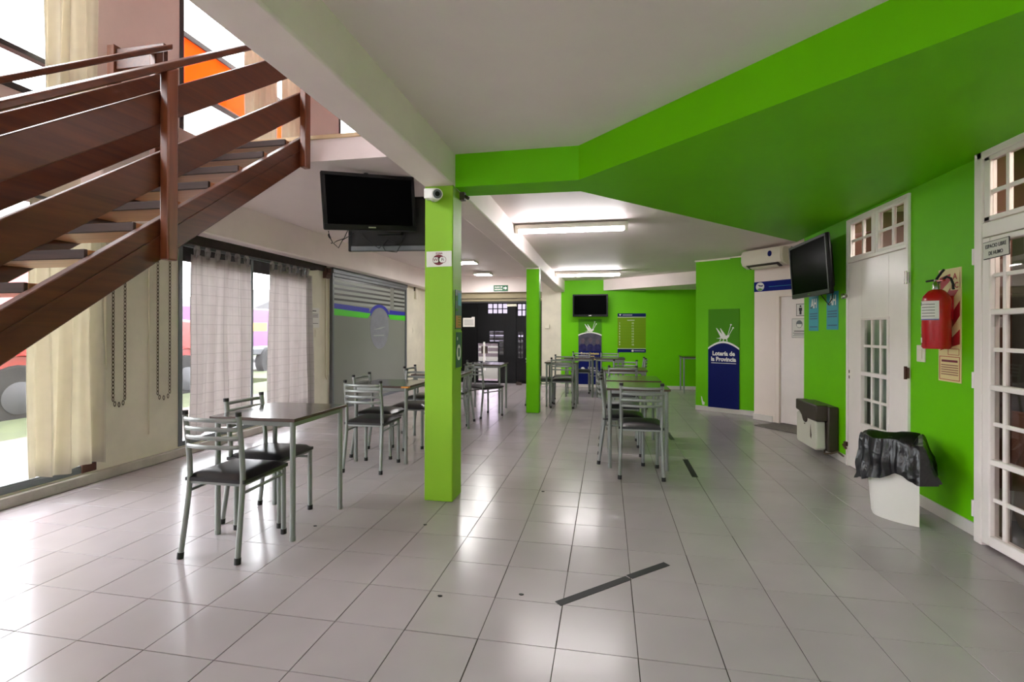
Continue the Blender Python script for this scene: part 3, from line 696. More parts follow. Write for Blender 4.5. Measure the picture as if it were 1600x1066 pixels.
# toilet door
TR = math.atan2(DY, DX)
def on_toilet(s, z, off=0.0): x, y = toilet(s, off); return (x, y, z)
d3 = thing('door_3', 'plain white toilet door in the slanted white wall', 'door', on_toilet(.34, 0), TR, kind='structure')
part('frame', bars([(0, .055, 0, 1.80), (.055, .78, 1.775, 1.80), (.73, .78, 0, 1.80)], .0, .12), 'white_wall', d3, .004)
part('leaf', MB().box(.058, .728, .035, .075, .012, 1.772), 'white_paint', d3, .003); part('handle', MB().tube([(.67, .035, .92), (.67, -.02, .92), (.58, -.02, .92)], .009, 8), 'chrome', d3)

# ------------------------------------------------------------------ entrance doors (dark)
en = thing('door_4', 'dark entrance doors with small panes standing in for reflections, under the exit sign', 'door', (0, 11.8, 0), 0, kind='structure')
part('frame', bars([(-3.75, -3.69, 0, 1.99), (-1.53, -1.47, 0, 1.99), (-3.75, -1.47, 1.95, 1.99)], -.02, .1), 'frame_dark', en, .004)
def dark_leaf(x0, x1, holes):
    mb = MB()
    for (a, b, c, d) in wall_cells(x0, x1, .02, 1.95, holes): mb.box(a, b, 0, .045, c, d)
    return part('leaf', mb, 'dark_door', en, .002)
part('gap_strip', bars([(-3.69, -3.66, 0, 1.97), (-3.13, -3.10, 0, 1.97), (-2.15, -2.12, 0, 1.97), (-1.56, -1.52, 0, 1.97)], .046, .09).box(-3.75, -1.47, .046, .09, -.02, .02).box(-3.75, -1.47, .046, .09, 1.94, 1.99), 'frame_dark', en)  # strips added behind the leaves to block light through the gaps
l0 = dark_leaf(-3.68, -3.12, [])
BP = (-3.085, -2.59, .0, .965)
l1 = dark_leaf(-3.11, -2.14, [(-3.085, -2.59, .06, .965), (-2.84, -2.36, 1.70, 1.93), (-2.80, -2.56, 1.02, 1.26), (-2.56, -2.45, .70, 1.26)])
l2 = dark_leaf(-2.13, -1.54, [(-2.10, -1.82, 1.64, 1.92), (-2.09, -1.97, .98, 1.25), (-2.09, -1.97, .62, .96)])
sash(l1, -2.84, -2.36, 1.70, 1.93, (-2.72, -2.60, -2.48), (1.81,), .02, 'dark_door', 'reflection_glass')  # small panes here and below stand in for window reflections in dark glass
sash(l1, -2.80, -2.56, 1.02, 1.26, (-2.68,), (1.14,), .02, 'dark_door', 'reflection_glass')
sash(l1, -2.56, -2.45, .70, 1.26, (), (.88, 1.02, 1.14), .02, 'dark_door', 'reflection_glass')
sash(l2, -2.10, -1.82, 1.64, 1.92, (-2.0, -1.91), (1.78,), .02, 'dark_door', 'reflection_glass')
sash(l2, -2.09, -1.97, .98, 1.25, (-2.03,), (1.115,), .02, 'dark_door', 'reflection_glass')
sash(l2, -2.09, -1.97, .62, .96, (-2.03,), (), .02, 'dark_door', 'reflection_glass')
part('pane', MB().box(-3.085, -2.59, .018, .022, .06, .965), 'tint_glass', l1)
part('white_bar', MB().box(-2.955, -2.91, -.012, .03, .30, 1.0), 'print_white', l1, .003)
part('lock_box', MB().box(-3.0, -2.955, -.02, .03, .72, .90).box(-2.91, -2.84, -.02, .03, .72, .90), 'heater_brown', l1, .004)
part('rail_plate', MB().box(-3.085, -2.59, -.006, .02, .50, .54), 'frame_grey', l1, .002)
part('door_closer', MB().box(-2.36, -2.12, -.06, 0, 1.86, 1.92), 'plastic_white', en, .008)
single('door_wedge', MB().prism([(-.06, 0), (.06, 0), (.06, .05), (-.06, .07)], -.06, .06, 'y'), 'heater_brown', 'small brown wedge on the floor at the entrance', 'door stop', loc=(-2.02, 11.55, 0))
bl = thing('patio_wall', 'pale slatted gate outside the entrance door pane', 'gate', (-3.6, 15.2, -.1), 0)
for k in range(5): part('slat', MB().box(-1.2, 1.2, -.02, .02, .55 + k * .17, .66 + k * .17), 'house_wall', bl)
part('post', MB().box(-1.25, -1.18, -.04, .04, 0, 1.5).box(1.18, 1.25, -.04, .04, 0, 1.5), 'van_purple', bl)

# ------------------------------------------------------------------ shop shutter in the street wall
sh = thing('shop_screen', 'grey vinyl covered street screen with blue and green bands', 'screen', (XL, 7.19, 0), LW)
part('panel', MB().box(.03, 2.95, -.03, .0, .02, 2.20), 'shutter_grey', sh, .003)
part('frame', bars([(0, .05, 0, 2.22), (2.93, 2.99, 0, 2.22), (.05, 2.93, 2.15, 2.22), (.05, 2.93, 0, .05)], -.055, .0), 'frame_grey', sh, .005)
part('roller_housing', MB().box(0, 2.99, -.07, .0, 2.20, 2.31), 'frame_grey', sh, .01)
ztops = [2.13, 2.045, 1.96, 1.875, 1.79]
for k, z in enumerate(ztops):
    for (a, b) in ((.06, 2.18), (2.36, 2.90)): part('slot', MB().box(a, b, -.0315, -.029, z - .017, z + .017), 'shutter_gap', sh); part('light_strip', MB().box(a, b, -.0318, -.029, z - .066, z - .019), 'shutter_light', sh)
arc = [(1.72 + .48 * math.cos(a), 1.48 + .30 * math.sin(a)) for a in [PI * (.86 - .72 * k / 16) for k in range(17)]]
inner = [(1.72 + .41 * math.cos(a), 1.42 + .30 * math.sin(a)) for a in [PI * (.86 - .72 * k / 16) for k in range(17)]]
bb = MB()
bb.prism([(.05, 1.64), (arc[0][0], 1.60), (arc[0][0], 1.69), (.05, 1.725)], -.0325, -.031, 'y').prism([(arc[-1][0], 1.60), (2.93, 1.60), (2.93, 1.68), (arc[-1][0], 1.69)], -.0325, -.031, 'y')
for k in range(16): bb.prism([inner[k], inner[k + 1], arc[k + 1], arc[k]], -.0325, -.031, 'y')
part('blue_band', bb, 'vinyl_blue', sh)
part('green_band', MB().prism([(.05, 1.535), (1.22, 1.505), (1.34, 1.60), (.05, 1.64)], -.033, -.031, 'y').prism([(2.18, 1.505), (2.93, 1.49), (2.93, 1.60), (2.08, 1.60)], -.033, -.031, 'y'), 'vinyl_green', sh)
part('round_emblem', MB().prism([(1.72 + .40 * math.cos(2 * PI * k / 32), 1.33 + .40 * math.sin(2 * PI * k / 32)) for k in range(32)], -.0322, -.0308, 'y'), 'shutter_oval', sh)
part('emblem_smear', MB().prism([(1.45, 1.30), (1.72, 1.34), (1.98, 1.36), (1.74, 1.31)], -.0335, -.032, 'y').prism([(1.45, 1.18), (1.9, 1.18), (1.9, 1.20), (1.45, 1.20)], -.0335, -.032, 'y'), 'shutter_light', sh)
single('shutter_bracket', MB().box(-.02, .05, -.06, .06, -.07, .09).box(.0, .1, -.02, .0, .02, .08).tube([(.05, -.06, .0), (.05, .06, .0)], .02, 10), 'rust', 'rusty bracket above the left end of the grey street screen', 'bracket', .004, loc=(XL + .01, 7.06, 2.17))
single('roller_strap', MB().tube([(XL + .03, 7.03, 2.12), (XL + .03, 7.03, .72), (XL + .03, 7.04, .58), (XL + .03, 7.07, .53), (XL + .03, 7.10, .58), (XL + .03, 7.11, .72), (XL + .03, 7.12, 2.12)], .012, 8), 'cable_white', 'hanging cream strap loop left of the grey street screen', 'strap')
nt_ = thing('notice', 'white printed notice taped to the wall left of the street screen', 'notice', (XL - .001, 6.645, 1.33), LW)
part('sheet', MB().box(0, .26, -.003, 0, 0, .30), 'paper', nt_)
part('print_lines', bars([(.08, .18, .245, .258)] + [(.03, .23, .20 - .022 * k, .207 - .022 * k) for k in range(3)] + [(.03, .23, .06, .067)], -.0036, -.0028), 'ink', nt_)
sw = thing('switch_plate', 'cream switch plate under the notice on the street wall', 'switch', (XL, 6.79, 1.19), LW)
part('plate', MB().box(0, .07, -.008, 0, 0, .11), 'plastic_white', sw, .003); part('rocker', MB().box(.02, .05, -.013, -.006, .03, .08), 'plastic_white', sw, .002)
ct = thing('wall_lamp', 'white vertical wall fitting right of the street screen', 'lamp', (XL, 10.72, 2.0), LW)
part('body', MB().box(0, .07, -.06, 0, 0, .26), 'plastic_white', ct, .01); part('bracket', MB().box(-.02, .02, -.03, 0, .18, .28), 'heater_brown', ct)
sw = thing('switch_plate', 'small switch plate on the wall right of the street screen', 'switch', (XL, 10.62, 1.22), LW)
part('plate', MB().box(0, .08, -.008, 0, 0, .12), 'plastic_white', sw, .003); part('rocker', MB().box(.02, .06, -.013, -.006, .03, .09), 'plastic_white', sw, .002)
single('junction_box', MB().box(0, .1, -.04, 0, 0, .10), 'plastic_white', 'small cream box on the cream strip beside the dark entrance', 'box', .006, loc=(-1.39, 11.425, 1.33))

# pull chains of the roller blinds
def chain(label, ya, yb, zb, zt):
    mb = MB(); pts = []
    n = int((zt - zb) / .034)
    for k in range(n): pts.append((ya + (yb - ya) * .5 * max(0, 1 - (k + 0) / 3.0) * 0, zt - k * .034, 0))
    path = [(ya, z) for z in [zt - k * .034 for k in range(n)]] + [((ya + yb) / 2 - (yb - ya) / 2 * math.cos(a), zb + .03 - .04 * math.sin(a)) for a in (PI * .25, PI * .5, PI * .75)] + [(yb, z) for z in [zt - k * .034 for k in range(n)][::-1]]
    for i, (y, z) in enumerate(path):
        k0 = len(mb.v); R, r = .0135, .0042; hz = i % 2
        for a in range(8):
            for b in range(4):
                A, Bq = 2 * PI * a / 8, 2 * PI * b / 4
                q = (R + r * math.cos(Bq)); w = q * math.cos(A) * .75; h = q * math.sin(A) * 1.5; e = r * math.sin(Bq)
                mb.v.append((e if hz else w, w if hz else e, h)); mb.v[-1] = (XL + .028 + mb.v[-1][0], y + mb.v[-1][1], z + mb.v[-1][2])
        for a in range(8):
            for b in range(4):
                mb.f.append((k0 + a * 4 + b, k0 + ((a + 1) % 8) * 4 + b, k0 + ((a + 1) % 8) * 4 + (b + 1) % 4, k0 + a * 4 + (b + 1) % 4)); mb.sm.append(True)
    t = thing('pull_chain', label, 'chain', (0, 0, 0))
    part('links', mb, 'chain', t, fix=False); part('gear_box', MB().box(XL, XL + .06, ya - .04, yb + .04, zt, zt + .1), 'rust', t, .006)
chain('long hanging chain loop nearer the cream curtain', 3.655, 3.765, .64, 2.25)
chain('long hanging chain loop nearer the checked curtains', 4.10, 4.235, .64, 2.25)
single('conduit', MB().tube([(XL + .012, 3.60, .95), (XL + .012, 3.60, 2.3)], .01, 8).tube([(XL + .012, 4.02, .3), (XL + .012, 4.02, 2.3)], .006, 8), 'cable_white', 'thin cream cable conduit on the wall between the window bays', 'conduit')

# ------------------------------------------------------------------ televisions
def tv(name_label, w, h, loc, rz, tilt=0.0, back=False, thick=.075, group=None):
    t = thing('television', name_label, 'television', loc, rz, group); t.rotation_euler = (tilt, 0, rz)
    bo = MB().prism([(-w / 2, -h / 2), (w / 2, -h / 2), (w / 2, h / 2), (-w / 2, h / 2)], 0, .035, 'y'); part('body', bo, 'black_plastic', t, .012)
    part('back_cover', MB().add([(-w * .46, .033, -h * .46), (w * .46, .033, -h * .46), (w * .46, .033, h * .46), (-w * .46, .033, h * .46), (-w * .36, thick, -h * .36), (w * .36, thick, -h * .36), (w * .36, thick, h * .30), (-w * .36, thick, h * .30)],
         [(0, 3, 2, 1), (4, 5, 6, 7), (0, 1, 5, 4), (1, 2, 6, 5), (2, 3, 7, 6), (3, 0, 4, 7)]), 'black_matte', t, .008)
    part('bezel', bars([(-w / 2 + .003, w / 2 - .003, h / 2 - .032, h / 2 - .003), (-w / 2 + .003, w / 2 - .003, -h / 2 + .003, -h / 2 + .05), (-w / 2 + .003, -w / 2 + .034, -h / 2 + .05, h / 2 - .032), (w / 2 - .034, w / 2 - .003, -h / 2 + .05, h / 2 - .032)], -.010, .004), 'black_plastic', t, .003)
    part('screen', MB().box(-w / 2 + .033, w / 2 - .033, -.003, .002, -h / 2 + .049, h / 2 - .031), 'screen', t)
    part('badge', MB().box(-.032, .032, -.0115, -.009, -h / 2 + .020, -h / 2 + .032), 'chrome', t)
    part('vent', bars([(-w * .3, w * .3, h * .12 + k * .014, h * .12 + k * .014 + .006) for k in range(6)], thick - .001, thick + .002), 'black_plastic', t)
    return t
def curl(pts, r=.004): return MB().tube(pts, r, 6)
t1 = tv('large television hung on the ceiling in front, screen towards the viewer', .82, .50, (-2.075, 4.13, 2.445), math.radians(38), math.radians(3)); t1.rotation_euler[1] = math.radians(-4)
part('ceiling_pole', MB().tube([(0, .12, .05), (0, .12, .31)], .022, 12).box(-.12, .12, .06, .13, -.12, .12).box(-.1, .1, .05, .2, .295, .31), 'black_matte', t1)
lp = [(-.36 + .03 * math.sin(9 * a) * a, .04 + .05 * math.cos(7 * a), -.25 - .05 * a - .06 * abs(math.sin(5 * a))) for a in [k / 30 for k in range(31)]]
part('cable', curl(lp).tube([(-.2, .05, -.24), (-.24, .05, -.32), (-.3, .05, -.34), (-.33, .06, -.36), (-.29, .06, -.40), (-.25, .06, -.33), (-.15, .06, -.27)], .004, 6), 'cable_black', t1)
t2 = tv('second ceiling television seen from behind next to the front column', .92, .54, (-2.10, 4.68, 2.36), math.radians(186), 0)
part('ceiling_pole', MB().tube([(0, .12, 0), (0, .12, .35)], .022, 12).box(-.12, .12, .06, .13, -.12, .12), 'black_matte', t2)
part('cable', curl([(.3, .085, -.1), (.2, .1, -.2), (.12, .09, -.25), (.02, .1, -.16), (-.1, .1, -.22), (-.15, .09, -.12)]).tube([(.1, .09, -.2), (.05, .1, -.28), (-.06, .09, -.29), (-.1, .09, -.22)], .004, 6), 'cable_black', t2)
part('lower_strip', MB().box(-.42, .42, .03, .055, -.268, -.22), 'frame_grey', t2, .004)
t3 = tv('television on a bracket on the right green wall beside the air conditioner', .99, .60, (2.115, 5.80, 1.965), RW, math.radians(4), thick=.10)
part('wall_bracket', MB().box(-.15, .15, .09, .13, -.12, .12).box(-.04, .04, .12, .2, -.05, .05), 'black_matte', t3); part('cable', curl([(.05, .08, -.28), (.12, .10, -.36), (.2, .09, -.40), (.28, .1, -.34), (.3, .1, -.26)], .005), 'cable_black', t3)
t4 = tv('television on the green end wall above the tall banner', .78, .50, (-.355, 11.16, 1.845), math.radians(-3), math.radians(2))
part('wall_bracket', MB().box(-.2, .2, .06, .1, -.1, .1).box(-.05, .05, .1, .26, -.05, .05), 'black_matte', t4); part('cable', MB().tube([(-.37, .1, .22), (-.39, .14, .16), (-.385, .2, .1), (-.395, .22, .2)], .008, 8), 'cable_white', t4)

# ------------------------------------------------------------------ air conditioner, heater
ac = thing('air_conditioner', 'cream wall air conditioner above the toilet door beside the television', 'air conditioner', on_toilet(-.01, 2.19), TR)
prof = [(-.0, .02), (-.13, .0), (-.225, .045), (-.25, .10), (-.245, .22), (-.215, .255), (0, .255)]
part('body', MB().prism(prof, 0, .60, 'x'), 'plastic_white', ac, .01)
part('end_cap', MB().prism([(y * .97 - .003, z * .97 + .004) for y, z in prof], -.025, .0, 'x'), 'plastic_white', ac, .008); part('end_cap', MB().prism([(y * .97 - .003, z * .97 + .004) for y, z in prof], 0.60, .625, 'x'), 'plastic_white', ac, .008)
part('louver', MB().prism([(-.135, -.008), (-.23, .04), (-.226, .046), (-.133, .0)], .05, .55, 'x'), 'heater_brown', ac); part('flap', MB().prism([(-.15, -.014), (-.20, .010), (-.198, .018), (-.148, -.006)], .09, .51, 'x'), 'plastic_white', ac)
part('badge', MB().prism([(.44 + .03 * math.cos(2 * PI * k / 20), .17 + .04 * math.sin(2 * PI * k / 20)) for k in range(20)], -.2525, -.243, 'y'), 'blue_deep', ac)
part('cable', curl([(.625, -.1, .2), (.67, -.12, .24), (.71, -.08, .22), (.74, -.03, .19)], .005), 'cable_black', ac)
part('pipe_cover', MB().box(.70, .78, -.05, 0, .10, .22), 'plastic_white', ac, .006); part('pipe_hole', MB().box(.715, .765, -.053, -.049, .13, .18), 'ink', ac)
ht = thing('gas_heater', 'brown and grey gas heater low on the right green wall', 'heater', (XR, 6.12, .07), RW)
part('back_box', MB().box(0, .58, -.10, 0, 0, .46), 'heater_brown', ht, .012)
fz = [(.0, .02), (.03, .0), (.50, .0), (.535, .02), (.52, .30), (.0, .33)]
part('front_panel', MB().prism(fz, -.195, -.10, 'y'), 'heater_grey', ht, .015)
sc = [(.0, .47), (.555, .47), (.555, .305), (.40, .30), (.31, .30)] + [(.25 + .07 * math.cos(a), .30 - .055 * math.sin(a)) for a in [PI * k / 8 for k in range(1, 8)]] + [(.17, .305), (.10, .345), (.0, .355)]
part('upper_cover', MB().prism(sc, -.205, -.09, 'y'), 'heater_brown', ht, .015)
part('scorch_mark', MB().prism([(.385, .12), (.41, .10), (.42, .14), (.405, .19), (.39, .25), (.385, .18)], -.1965, -.19, 'y'), 'scorch', ht); part('badge', MB().box(.22, .25, -.197, -.19, .225, .235), 'scorch', ht)
part('pipe', MB().tube([(.5, -.1, .02), (.54, -.12, -.02), (.58, -.08, -.01), (.62, -.03, .02), (.72, -.02, .0)], .009, 8), 'chain', ht)

# ------------------------------------------------------------------ fire safety, switch, signs on the right wall
fs = thing('fire_sign', 'red and cream striped fire extinguisher board on the green wall', 'sign', (XR, 4.01, .958), RW)
part('board', MB().box(0, .228, -.004, 0, 0, .775), 'sign_cream', fs)
for z in (.05, .24, .43, .62):
    def clip(poly):
        return [(min(max(x, .012), .216), min(max(q, .21), .755)) for x, q in poly]
    part('stripe', MB().prism(clip([(.012, z + .0), (.216, z + .21), (.216, z + .31), (.012, z + .10)]), -.0052, -.0042, 'y'), 'sign_red', fs)
part('class_box', MB().box(.125, .215, -.0062, -.0052, .625, .755), 'sign_cream', fs)
lettering('A', .17, .715, .06, 'sign_red', fs, -.0066, .001); lettering('BC', .17, .655, .055, 'sign_red', fs, -.0066, .001)
part('rule', bars([(.012, .216, .012, .016), (.012, .216, .17, .174), (.012, .016, .012, .174), (.212, .216, .012, .174), (.10, .21, .185, .188), (.10, .21, .225, .228), (.10, .103, .185, .228), (.207, .21, .185, .228)], -.0055, -.0044), 'sign_red', fs)
part('print_lines', bars([(.035, .195, .135, .15)] + [(.03, .2, .112 - .016 * k, .117 - .016 * k) for k in range(5)], -.0055, -.0044), 'wine', fs)
ex = thing('fire_extinguisher', 'red fire extinguisher hanging in front of the striped board', 'extinguisher', (2.215, 3.875, 1.185), RW)
part('cylinder', MB().lathe([(.0, 0), (.072, .0), (.08, .012), (.08, .33), (.072, .36), (.045, .395), (.026, .405), (.0, .405)], 32), 'red_paint', ex)
part('valve', MB().lathe([(.022, .4), (.022, .445), (.014, .455), (.014, .47)], 16), 'chrome', ex)
part('handle', MB().tube([(0, .01, .455), (-.03, 0, .47), (-.09, -.01, .468)], .007, 8).tube([(.0, 0, .475), (.05, .0, .515), (.075, 0, .53)], .008, 8), 'rubber', ex)
part('lever', MB().box(-.02, .08, -.008, .008, .455, .467), 'red_paint', ex, .003)
part('hose', MB().tube([(.02, 0, .45), (.07, .02, .485), (.095, .03, .47), (.10, .04, .43), (.085, .05, .40)], .008, 8), 'rubber', ex)
part('bracket', MB().box(-.02, .02, .078, .095, .2, .36), 'red_paint', ex)
lab = MB()
for k in range(14):
    a0, a1 = math.radians(200 + k * 10), math.radians(210 + k * 10); R = .0812
    lab.add([(R * math.cos(a0), R * math.sin(a0), .215), (R * math.cos(a1), R * math.sin(a1), .215), (R * math.cos(a1), R * math.sin(a1), .365 if k else .365), (R * math.cos(a0), R * math.sin(a0), .365)], [(0, 1, 2, 3)], True)
# label sits on the straight part only
lab.v = [(x, y, min(z, .345) - .02) for x, y, z in lab.v]; lb = part('label', lab, 'paper', ex)
def wrap(a0, a1, z0, z1, m, name='label_print', R=.0818):
    mb = MB(); n = max(2, int((a1 - a0) / 8))
    for k in range(n):
        b0, b1 = math.radians(a0 + (a1 - a0) * k / n), math.radians(a0 + (a1 - a0) * (k + 1) / n)
        mb.add([(R * math.cos(b0), R * math.sin(b0), z0), (R * math.cos(b1), R * math.sin(b1), z0), (R * math.cos(b1), R * math.sin(b1), z1), (R * math.cos(b0), R * math.sin(b0), z1)], [(0, 1, 2, 3)], True)
    return part(name, mb, m, ex)
wrap(202, 258, .295, .32, 'ink'); wrap(200, 340, .196, .202, 'vinyl_blue'); wrap(215, 225, .235, .28, 'ink')
for k in range(5): wrap(262, 325, .30 - k * .02, .304 - k * .02, 'ink')
wrap(210, 235, .10, .15, 'paper', 'tag'); wrap(215, 265, .04, .075, 'paper', 'tag')
sw = thing('switch_plate', 'cream light switch under the fire extinguisher', 'switch', (XR, 4.255, 1.075), RW)
part('plate', MB().box(0, .10, -.01, 0, 0, .125), 'plastic_white', sw, .005); part('rocker', MB().box(.03, .07, -.015, -.008, .025, .10), 'plastic_white', sw, .002)
sf = thing('smoke_free_sign', 'small white smoke-free sign on the glazed door', 'sign', (2.245, 3.488, 1.79), RW); sf.rotation_euler = (0, math.radians(-2), RW)
part('plate', MB().box(0, .20, -.004, .0, -.055, .05), 'ink', sf, .002); part('face', MB().box(.004, .196, -.0052, -.003, -.050, .046), 'paper', sf)
lettering('ESPACIO LIBRE', .10, .018, .031, 'ink', sf, -.0058, .0006, squeeze=.78); lettering('DE HUMO', .10, -.024, .031, 'ink', sf, -.0058, .0006, squeeze=.78)
def ah_poster(label, y, z0, z1, w):
    t = thing('poster', label, 'poster', (XR, y, z0), RW); h = z1 - z0
    part('sheet', MB().box(0, w, -.003, 0, 0, h), 'cyan', t)
    lettering('AH', w * .54, h * .76, h * .36, 'print_white', t, -.004, .004, squeeze=.8)
    part('swoosh', MB().prism([(w * .08, h * .66), (w * .3, h * .64), (w * .45, h * .72), (w * .3, h * .68)], -.0048, -.0035, 'y'), 'ink', t)
    part('print_lines', bars([(w * .1, w * .9, h * (.47 - .07 * k), h * (.50 - .07 * k)) for k in range(3)] + [(w * .1, w * .9, h * .10, h * .13)], -.0038, -.0028), 'cyan_dark', t)
ah_poster('blue AH poster half behind the wall television', 6.30, 1.30, 1.70, .26)
ah_poster('blue AH poster next to the white panel door', 5.83, 1.315, 1.71, .27)
# toilet wall signs
bs = thing('blue_sign', 'long blue sign strip over the toilet door', 'sign', on_toilet(.0, 1.867), TR)
part('board', MB().box(0, .95, -.008, 0, 0, .142), 'blue', bs, .002)
part('logo_disc', MB().prism([(.10 + .068 * math.cos(2 * PI * k / 28), .071 + .062 * math.sin(2 * PI * k / 28)) for k in range(28)], -.0095, -.007, 'y'), 'print_white', bs)
part('logo_hill', MB().prism([(.05, .035), (.15, .035), (.13, .02), (.10, .013), (.07, .02)], -.0105, -.009, 'y').prism([(.055, .04), (.145, .04), (.10, .052)], -.0105, -.009, 'y'), 'banner_green', bs); part('logo_insect', MB().prism([(.06, .10), (.09, .075), (.14, .07), (.15, .095), (.12, .085)], -.0105, -.009, 'y'), 'blue_deep', bs)
part('rule', MB().box(.24, .9, -.009, -.007, .058, .064), 'cyan', bs)
ms = thing('toilet_sign', 'small framed man pictogram on the toilet door', 'sign', on_toilet(.625, 1.50, .035), TR)
part('frame', MB().box(0, .125, -.004, 0, 0, .165), 'ink', ms); part('face', MB().box(.007, .118, -.005, -.003, .007, .158), 'paper', ms)
part('pictogram', MB().prism([(.062 + .013 * math.cos(2 * PI * k / 14), .132 + .013 * math.sin(2 * PI * k / 14)) for k in range(14)], -.006, -.0045, 'y').prism([(.040, .112), (.084, .112), (.084, .07), (.076, .07), (.076, .02), (.048, .02), (.048, .07), (.040, .07)], -.006, -.0045, 'y'), 'ink', ms)
mk = thing('mask_sign', 'white face mask notice low on the toilet door', 'sign', on_toilet(.565, 1.205, .035), TR)
part('frame', MB().box(0, .21, -.004, 0, 0, .26), 'ink', mk); part('face', MB().box(.004, .206, -.005, -.003, .004, .256), 'paper', mk)
part('pictogram', MB().prism([(.105 + .045 * math.cos(2 * PI * k / 20), .185 + .052 * math.sin(2 * PI * k / 20)) for k in range(20)], -.006, -.0045, 'y'), 'frame_grey', mk); part('mask', MB().prism([(.068, .185), (.142, .185), (.135, .15), (.105, .138), (.075, .15)], -.0068, -.0055, 'y'), 'print_white', mk)
part('print_lines', bars([(.03, .18, .085, .095), (.015, .195, .06, .066), (.03, .18, .045, .05), (.015, .195, .025, .030)], -.0058, -.0045), 'ink', mk)
single('door_mat', MB().box(0, .75, 0, .42, .0, .012), 'mat_grey', 'grey door mat before the toilet door', 'mat', .003, loc=(*toilet(.36, -.46), 0), rz=TR)

# ------------------------------------------------------------------ lottery panels
def insect(parent, cx, cz, s, y=-.0055):
    """white grasshopper emblem, drawn in a 1 x 1 box of size s centred on (cx, cz)"""
    P = lambda pts: [(cx + (x - .5) * s, cz + (z - .5) * s) for x, z in pts]
    mb = MB()
    mb.prism(P([(.30, .22), (.45, .14), (.66, .14), (.80, .28), (.82, .40), (.74, .38), (.62, .34), (.46, .36), (.34, .36)]), y, y + .001, 'y')
    mb.prism(P([(.05, .80), (.10, .78), (.46, .36), (.30, .28)]), y, y + .001, 'y'); mb.prism(P([(.28, .78), (.33, .76), (.62, .36), (.44, .34)]), y, y + .001, 'y')
    mb.prism(P([(.05, .18), (.22, .20), (.36, .28), (.30, .16)]), y, y + .001, 'y')
    for (a, b) in (((.72, .36), (.90, .98)), ((.78, .36), (1.02, .80))):
        d = Vector((b[0] - a[0], b[1] - a[1])).normalized() * .014; n = Vector((-d.y, d.x))
        mb.prism(P([(a[0] + n.x, a[1] + n.y), (b[0] + n.x, b[1] + n.y), (b[0] - n.x, b[1] - n.y), (a[0] - n.x, a[1] - n.y)]), y, y + .001, 'y')
        mb.prism(P([(b[0] + .05 * math.cos(2 * PI * k / 10), b[1] + .045 * math.sin(2 * PI * k / 10)) for k in range(10)]), y, y + .001, 'y')
    for (x0, x1) in ((.32, .26), (.48, .46), (.64, .68)): mb.prism(P([(x0, .18), (x0 + .04, .18), (x1 + .03, .02), (x1 - .02, .02)]), y, y + .001, 'y')
    part('insect_emblem', mb, 'print_white', parent)
def dome(x0, x1, zb, ze, zm, n=20): return [(x0, zb), (x1, zb)] + [(x1 + (x0 - x1) * k / n, ze + (zm - ze) * math.sin(PI * k / n) ** .9) for k in range(n + 1)]
LA = math.atan2(8.124 - 8.585, 2.212 - 1.445); LDX, LDY = math.cos(LA), math.sin(LA)
lp_ = thing('lottery_panel', 'tall blue and green lottery panel on the slanted green wall', 'panel', (1.445 + LDX * .207 - .515 * .004, 8.585 + LDY * .207 - .857 * .004, .07), LA)
part('board', MB().box(0, .478, -.010, 0, 0, 1.57), 'banner_green', lp_, .003)
part('arc_line', MB().prism(dome(0, .478, .90, .955, 1.06), -.0115, -.009, 'y'), 'print_white', lp_); part('blue_field', MB().prism(dome(0, .478, .0, .925, 1.03), -.0128, -.009, 'y'), 'blue_deep', lp_)
insect(lp_, .245, 1.19, .27, -.0125)
lettering('Loter\u00eda de', .24, .862, .092, 'print_white', lp_, -.0135, .0035, squeeze=.9); lettering('la Provincia', .238, .772, .092, 'print_white', lp_, -.0135, .0035, squeeze=.9)
part('small_print', MB().box(.05, .43, -.0136, -.0125, .708, .716), 'print_white', lp_)
ch = thing('paint_chip', 'chipped white patch at the foot of the slanted green wall', 'paint chip', (1.445 + LDX * .09, 8.585 + LDY * .09, .09), LA)
part('patch', MB().prism([(.0, .14), (.012, .13), (.03, .06), (.06, .04), (.05, .0), (.02, .0), (.01, .05)], -.002, .0, 'y'), 'print_white', ch)
bn = thing('banner', 'tall blue banner with yellow text standing under the end wall television', 'banner', (-.625, 11.405, .066), 0)
part('board', MB().box(0, .52, -.008, 0, 0, 1.48), 'banner_green', bn, .002)
part('arc_line', MB().prism(dome(0, .52, 1.0, 1.13, 1.19), -.0095, -.007, 'y'), 'print_white', bn); part('photo', MB().prism(dome(0, .52, .5, 1.10, 1.165), -.0105, -.007, 'y'), 'photo_grey', bn)
ppl = MB()
for (cx, cz, w) in ((.10, .99, .085), (.27, 1.01, .075), (.43, .97, .08)):
    ppl.prism([(cx - w, .70), (cx - w, .86), (cx - w * .5, .915), (cx + w * .5, .915), (cx + w, .86), (cx + w, .70)], -.0114, -.0102, 'y')
part('photo_people', ppl, 'photo_blue', bn); hd = MB()
for (cx, cz) in ((.10, .985), (.27, 1.005), (.43, .965)): hd.prism([(cx + .042 * math.cos(2 * PI * k / 14), cz + .06 * math.sin(2 * PI * k / 14)) for k in range(14)], -.0118, -.0102, 'y')
part('photo_people', hd, 'photo_dark', bn)
part('blue_field', MB().box(0, .52, -.012, -.007, 0, .76), 'blue_deep', bn)
for k, tx in enumerate(('Entretenimiento', 'para vos.', 'Beneficios para')): lettering(tx, .26, .70 - .062 * k, .066, 'print_yellow', bn, -.0128, .002, squeeze=.95)
part('logo_disc', MB().prism([(.10 + .045 * math.cos(2 * PI * k / 20), .35 + .042 * math.sin(2 * PI * k / 20)) for k in range(20)], -.0128, -.0115, 'y'), 'print_white', bn)
